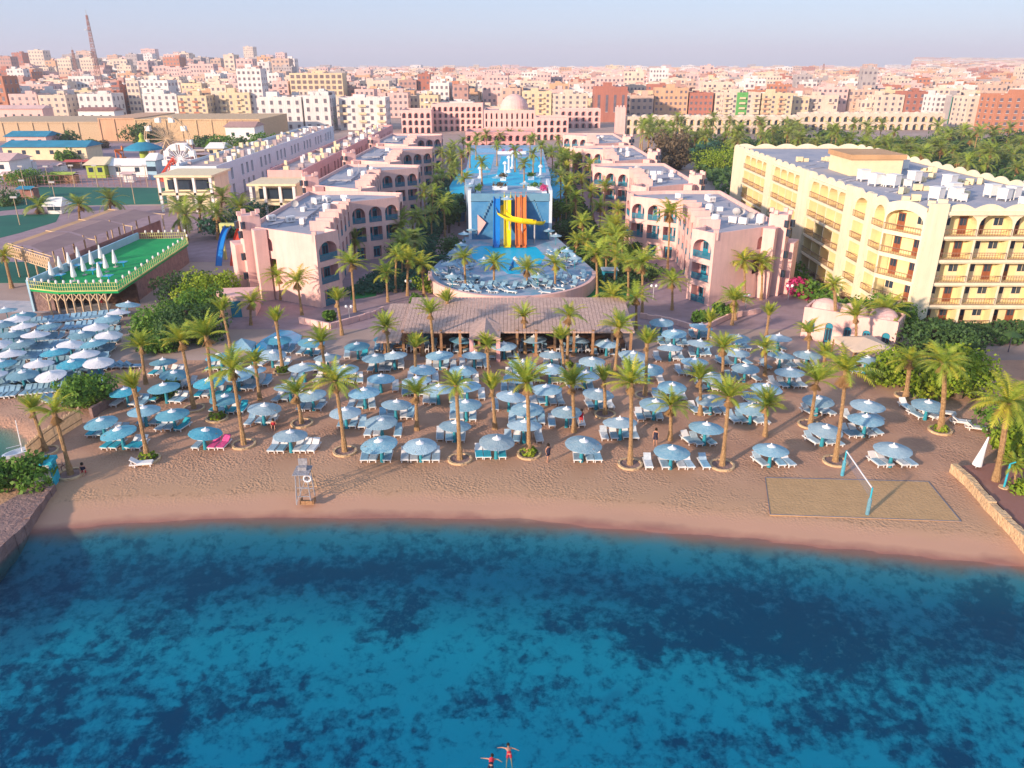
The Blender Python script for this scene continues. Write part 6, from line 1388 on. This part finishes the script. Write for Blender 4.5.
# lifeguard tower seen from above
x, y = at(306, 500); t = thing('lifeguard_tower', 'tall weathered lifeguard stand with ladder on the empty sand near the water', 'lifeguard stand', (x, y, 0), .03)
b = MB(); [b.tube((sx*.5, sy, 0), (sx*.38, sy*.85, 2.3), .05, n=5) for sx in (-1, 1) for sy in (-.6, .6)]; [b.tube((-.46, sy*.95, z), (.46, sy*.95, z), .035, n=4) for sy in (-.58, .58) for z in (.6, 1.3)]; b.tube((-.5, -.6, .1), (.38, -.55, 2.2), .03, n=4); ob('leg_frame', b.mesh('leg_frame', M['wood_grey']), t)
b = MB(); [b.box(-.55, .55, -.7+k*.2, -.53+k*.2, 2.3, 2.36) for k in range(7)]; ob('platform', b.mesh('platform', M['wood_grey']), t)
b = MB(); [b.tube((sx*.36, .7, 2.3), (sx*.36, 1.9, 0), .045, n=5) for sx in (-1, 1)]; [b.tube((-.36, .7+1.2*k/6, 2.3-2.3*k/6), (.36, .7+1.2*k/6, 2.3-2.3*k/6), .03, n=4) for k in range(7)]; [b.tube((sx*.4, .68, 2.3), (sx*.4, .9, 3.1), .035, n=4) for sx in (-1, 1)]; ob('ladder', b.mesh('ladder', M['wood_pale']), t)
b = MB(); b.box(-.3, .3, -.1, .3, 2.55, 2.62); b.box(-.3, .3, .26, .32, 2.6, 3.1); b.box(-.28, .28, -.08, .28, 2.36, 2.55); ob('seat', b.mesh('seat', M['wood_grey']), t)
b = MB()
for i in range(16): a, c = i*math.pi/8, (i+1)*math.pi/8; b.tube((.24*math.cos(a), 0, .24*math.sin(a)), (.24*math.cos(c), 0, .24*math.sin(c)), .06, n=6)
tag(ob('life_ring', b.mesh('life_ring', M['ring_white']), None, (x+.45, y-.62, 2.05), .1), 'white life ring hung on the lifeguard stand', 'life ring')
b = MB(); b.box(-.5, .5, -.3, .3, 0, .06); [b.box(s-.04, s+.04, -.3, .3, .06, .32) for s in (-.45, .45)]; b.box(-.45, .45, -.3, -.24, .06, .3)
tag(ob('wooden_crate', b.mesh('wooden_crate', M['wood']), None, (*at(308, 503, 0), .02)), 'low open wooden frame at the foot of the lifeguard stand', 'crate')
# folded umbrella and teal stand pipes at right
x, y = at(974, 474); t = thing('folded_umbrella', 'tall folded white umbrella leaning beside the right stone wall', 'umbrella', (x, y, .45)); b = MB(); b.lathe([(.34, .3), (.32, .5), (.16, 1.6), (.05, 2.6), (0, 2.65)], n=12); o = ob('folded_canopy', b.mesh('folded_canopy', M['cap_white']), t); b = MB(); b.tube((0, 0, 0), (0, 0, .6), .04); ob('pole', b.mesh('pole', M['metal']), t); t.rotation_euler = (0, .14, 0)
x, y = at(1002, 494); t = thing('beach_shower', 'teal beach shower standing behind the right stone wall', 'shower', (x, y, .5)); b = MB(); b.tube((0, 0, 0), (0, 0, 1.9), .07); b.tube((0, 0, 1.9), (.35, 0, 2.05), .05); b.lathe([(.12, .0), (.0, .05)], .35, 0, n=8); ob('pipe', b.mesh('pipe', M['pad_teal']), t); b = MB(); b.lathe([(.35, 0), (.35, .1), (0, .1)], n=12); ob('base', b.mesh('base', M['stone']), t)
x, y = at(1008, 352); t = thing('thatched_parasol', 'small dark thatched parasol on the bare sand at the far right', 'umbrella', (x, y, 0)); b = MB(); b.lathe([(.95, 1.9), (.5, 2.15), (0, 2.4)], n=14, wob=.08); ob('canopy', b.mesh('canopy', M['leaf_dark']), t); b = MB(); b.tube((0, 0, 0), (0, 0, 2.2), .05); ob('pole', b.mesh('pole', M['cloth_dark']), t)
# garden lamps
for (px, py) in ((745, 310), (653, 300), (560, 300), (409, 295), (350, 322), (788, 300)):
    x, y = at(px, py); t = thing('garden_lamp', uplace('short garden lamp with pale globes', x, y, 1.8), 'lamp post', (x, y, 0), 0, 'garden lamps'); b = MB(); b.tube((0, 0, 0), (0, 0, 1.7), .05); b.tube((-.3, 0, 1.7), (.3, 0, 1.7), .03); ob('post', cmesh('glp', lambda: b.mesh('post', M['metal'])), t)
    b2 = MB(); b2.lathe([(0, 0), (.14, .06), (.18, .2), (.12, .34), (0, .38)], n=10)
    for s in (-.3, .3): ob('globe', cmesh('glg', lambda: b2.mesh('globe', M['cap_white'])), t, (s, 0, 1.7))
# low garden walls by the beach
wallpath('garden_wall', [at(300, 323), at(330, 329), at(370, 318), at(384, 312)], 0, .7, .3, 'pink', 'low curved pink garden wall in front of nearest left block')
wallpath('garden_wall', [at(640, 318), at(668, 322), at(700, 332), at(730, 318), at(760, 313)], 0, .6, .3, 'pink', 'low pink garden wall in front of nearest right block')
wallpath('garden_wall', [at(130, 395), at(118, 402), at(104, 410), at(92, 418)], 0, .9, .25, 'stone_dark', 'dark low wall between the left beach and the umbrella field')
wallpath('promenade_edge', [at(905, 334), at(960, 338), at(1100, 345)], 0, .35, .4, 'cream', 'pale kerb wall along the front of the yellow hotel')
# ------------------------------------------------------------ people
def person(loc, rz, joints, cloth, label, sc_=.9):
    """body: one skinned mesh from a skeleton. joints: name -> (x,y,z,r); edges given below"""
    E_ = [('pel', 'sp'), ('sp', 'ch'), ('ch', 'nk'), ('nk', 'hd'), ('hd', 'top'), ('ch', 'sl'), ('sl', 'el'), ('el', 'wl'), ('wl', 'hl'), ('ch', 'sr'), ('sr', 'er'), ('er', 'wr'), ('wr', 'hr'), ('pel', 'hpl'), ('hpl', 'kl'), ('kl', 'al'), ('al', 'fl'), ('pel', 'hpr'), ('hpr', 'kr'), ('kr', 'ar'), ('ar', 'fr')]
    ks = list(joints); me = bpy.data.meshes.new('person'); me.from_pydata([joints[k][:3] for k in ks], [(ks.index(a), ks.index(b_)) for a, b_ in E_], [])
    me.materials.append(M['skin']); o = bpy.data.objects.new('person', me); COL.objects.link(o); o.location = loc; o.rotation_euler = (0, 0, rz); o.scale = (sc_,)*3
    md = o.modifiers.new('skin', 'SKIN'); md.use_smooth_shade = True
    bpy.context.view_layer.objects.active = o
    if not me.skin_vertices:
        with bpy.context.temp_override(active_object=o, object=o, selected_objects=[o]):
            bpy.ops.mesh.customdata_skin_add()
    for i, k in enumerate(ks):
        sv = me.skin_vertices[0].data[i]; sv.radius = (joints[k][3],)*2; sv.use_root = (k == 'pel')
    o.modifiers.new('sub', 'SUBSURF').levels = 1; o.modifiers['sub'].render_levels = 1
    tag(o, label, 'person')
    hx, hy, hz, _ = joints['hd']; b = MB(); b.lathe([(.0, .17), (.09, .14), (.125, .05), (.12, -.05), (.1, -.06), (.08, .0)], hx, hy, n=12); b.v = [(p[0], p[1]+.015, p[2]+hz) for p in b.v]; ob('hair', b.mesh('hair', M['hair']), o)
    b = MB(); p, s = Vector(joints['pel'][:3]), Vector(joints['ch'][:3]); d = (s-p)
    if cloth[0]: b.tube(p+d*.35, s+d*.12, .17, .2, 12, 0)
    b2 = MB(); b2.tube(p-d*.05, p+d*.32, .175, .165, 12)
    for h_, k_ in (('hpl', 'kl'), ('hpr', 'kr')): a = Vector(joints[h_][:3]); c = Vector(joints[k_][:3]); b2.tube(a, a.lerp(c, .55), .105, .1, 10)
    if cloth[0]: ob('shirt', b.mesh('shirt', M[cloth[0]]), o)
    ob('shorts', b2.mesh('shorts', M[cloth[1]]), o); return o
STD = dict(pel=(0, 0, .9, .13), sp=(0, 0, 1.1, .12), ch=(0, 0, 1.32, .14), nk=(0, 0, 1.47, .05), hd=(0, 0, 1.6, .095), top=(0, 0, 1.7, .08), sl=(-.19, 0, 1.38, .06), el=(-.25, .02, 1.1, .042), wl=(-.24, -.08, .88, .03), hl=(-.23, -.12, .8, .035), sr=(.19, 0, 1.38, .06), er=(.25, .04, 1.1, .042), wr=(.26, .08, .86, .03), hr=(.26, .1, .78, .035),
    hpl=(-.1, 0, .86, .09), kl=(-.11, -.12, .48, .06), al=(-.11, .02, .09, .04), fl=(-.11, -.14, .03, .035), hpr=(.1, 0, .86, .09), kr=(.11, .06, .48, .06), ar=(.11, .22, .12, .04), fr=(.11, .12, .03, .035))
SIT = dict(STD); SIT.update(pel=(0, 0, .14, .13), sp=(0, .03, .34, .12), ch=(0, .0, .56, .14), nk=(0, -.02, .71, .05), hd=(0, -.04, .84, .095), top=(0, -.04, .94, .08), sl=(-.19, 0, .62, .06), el=(-.27, -.14, .42, .042), wl=(-.15, -.36, .44, .03), hl=(-.08, -.42, .44, .035), sr=(.19, 0, .62, .06), er=(.27, -.14, .42, .042), wr=(.15, -.36, .44, .03), hr=(.08, -.42, .44, .035), hpl=(-.1, -.03, .13, .09), kl=(-.14, -.4, .42, .06), al=(-.13, -.6, .07, .04), fl=(-.13, -.74, .04, .035), hpr=(.1, -.03, .13, .09), kr=(.14, -.4, .42, .06), ar=(.13, -.6, .07, .04), fr=(.13, -.74, .04, .035))
def floatp(arms, legs):
    j = dict(STD); j.update(pel=(0, -.05, .02, .13), sp=(0, .15, .05, .12), ch=(0, .37, .08, .14), nk=(0, .52, .1, .05), hd=(0, .66, .14, .095), top=(0, .76, .15, .08), sl=(-.19, .43, .07, .06), el=(-.48, .50+arms, .05, .042), wl=(-.75, .54+arms, .0, .03), hl=(-.84, .55+arms, .0, .035), sr=(.19, .43, .07, .06), er=(.46, .4-arms, .05, .042), wr=(.72, .28-arms, .0, .03), hr=(.8, .24-arms, .0, .035),
        hpl=(-.1, -.1, .0, .09), kl=(-.2, -.42, -.25, .06), al=(-.26, -.72, -.5, .04), fl=(-.27, -.8, -.6, .035), hpr=(.1, -.1, .0, .09), kr=(.14, -.42, -.28, .06), ar=(.16, -.72, -.55, .04), fr=(.16, -.8, -.65, .035)); return j
x, y = at(509, 753, WL); person((x, y, WL-.03), .1, floatp(.06, 0), (None, 'cloth_red'), 'swimmer floating with arms spread wide at the bottom edge of the photo', .6)
x, y = at(491, 764, WL); person((x, y, WL-.03), -.1, floatp(-.05, 0), ('cloth_red', 'cloth_dark'), 'dark-haired swimmer in pinkish red top left of the floating one', .6)
x, y = at(548, 462); person((x, y, 0), .6, STD, ('cloth_dark', 'cloth_dark'), 'person in dark clothes walking on the sand between two front palms')
x, y = at(655, 446); person((x, y, 0), -.4, STD, ('cloth_dark', 'cloth_dark'), 'person in dark clothes standing left of a front-row umbrella, right of centre')
x, y = at(84, 473); person((x, y, 0), .3, SIT, ('cloth_dark', 'cloth_red'), 'person sitting on the sand beside the left pair of palms')
x, y = at(581, 426); person((x, y, 0), 0, STD, ('cloth_red', 'cloth_red'), 'person in red standing among the umbrellas near the centre')
x, y = at(274, 428); person((x, y, 0), .2, SIT, ('cloth_red', 'cloth_dark'), 'person in a red top sitting under an umbrella at left')
x, y = at(102, 307); person((x, y, 0), .2, STD, ('cloth_red', 'cloth_red'), 'person in red below the green club deck')

def haze():
    b = MB(); b.box(-7000, 7000, -420, 9500, -7, 190); m = bpy.data.materials.new('haze_air'); m.use_nodes = True; N = m.node_tree.nodes; N.clear()
    v = N.new('ShaderNodeVolumePrincipled'); o = N.new('ShaderNodeOutputMaterial'); v.inputs['Color'].default_value = (0.86, 0.88, 1.0, 1); v.inputs['Density'].default_value = 0.00021; v.inputs['Anisotropy'].default_value = 0.0
    m.node_tree.links.new(v.outputs[0], o.inputs['Volume']); h = ob('haze', b.mesh('haze', m)); h['kind'] = 'stuff'; h['label'] = 'thin lilac haze lying over the far town'; h['category'] = 'haze'
haze()
resolve_labels()
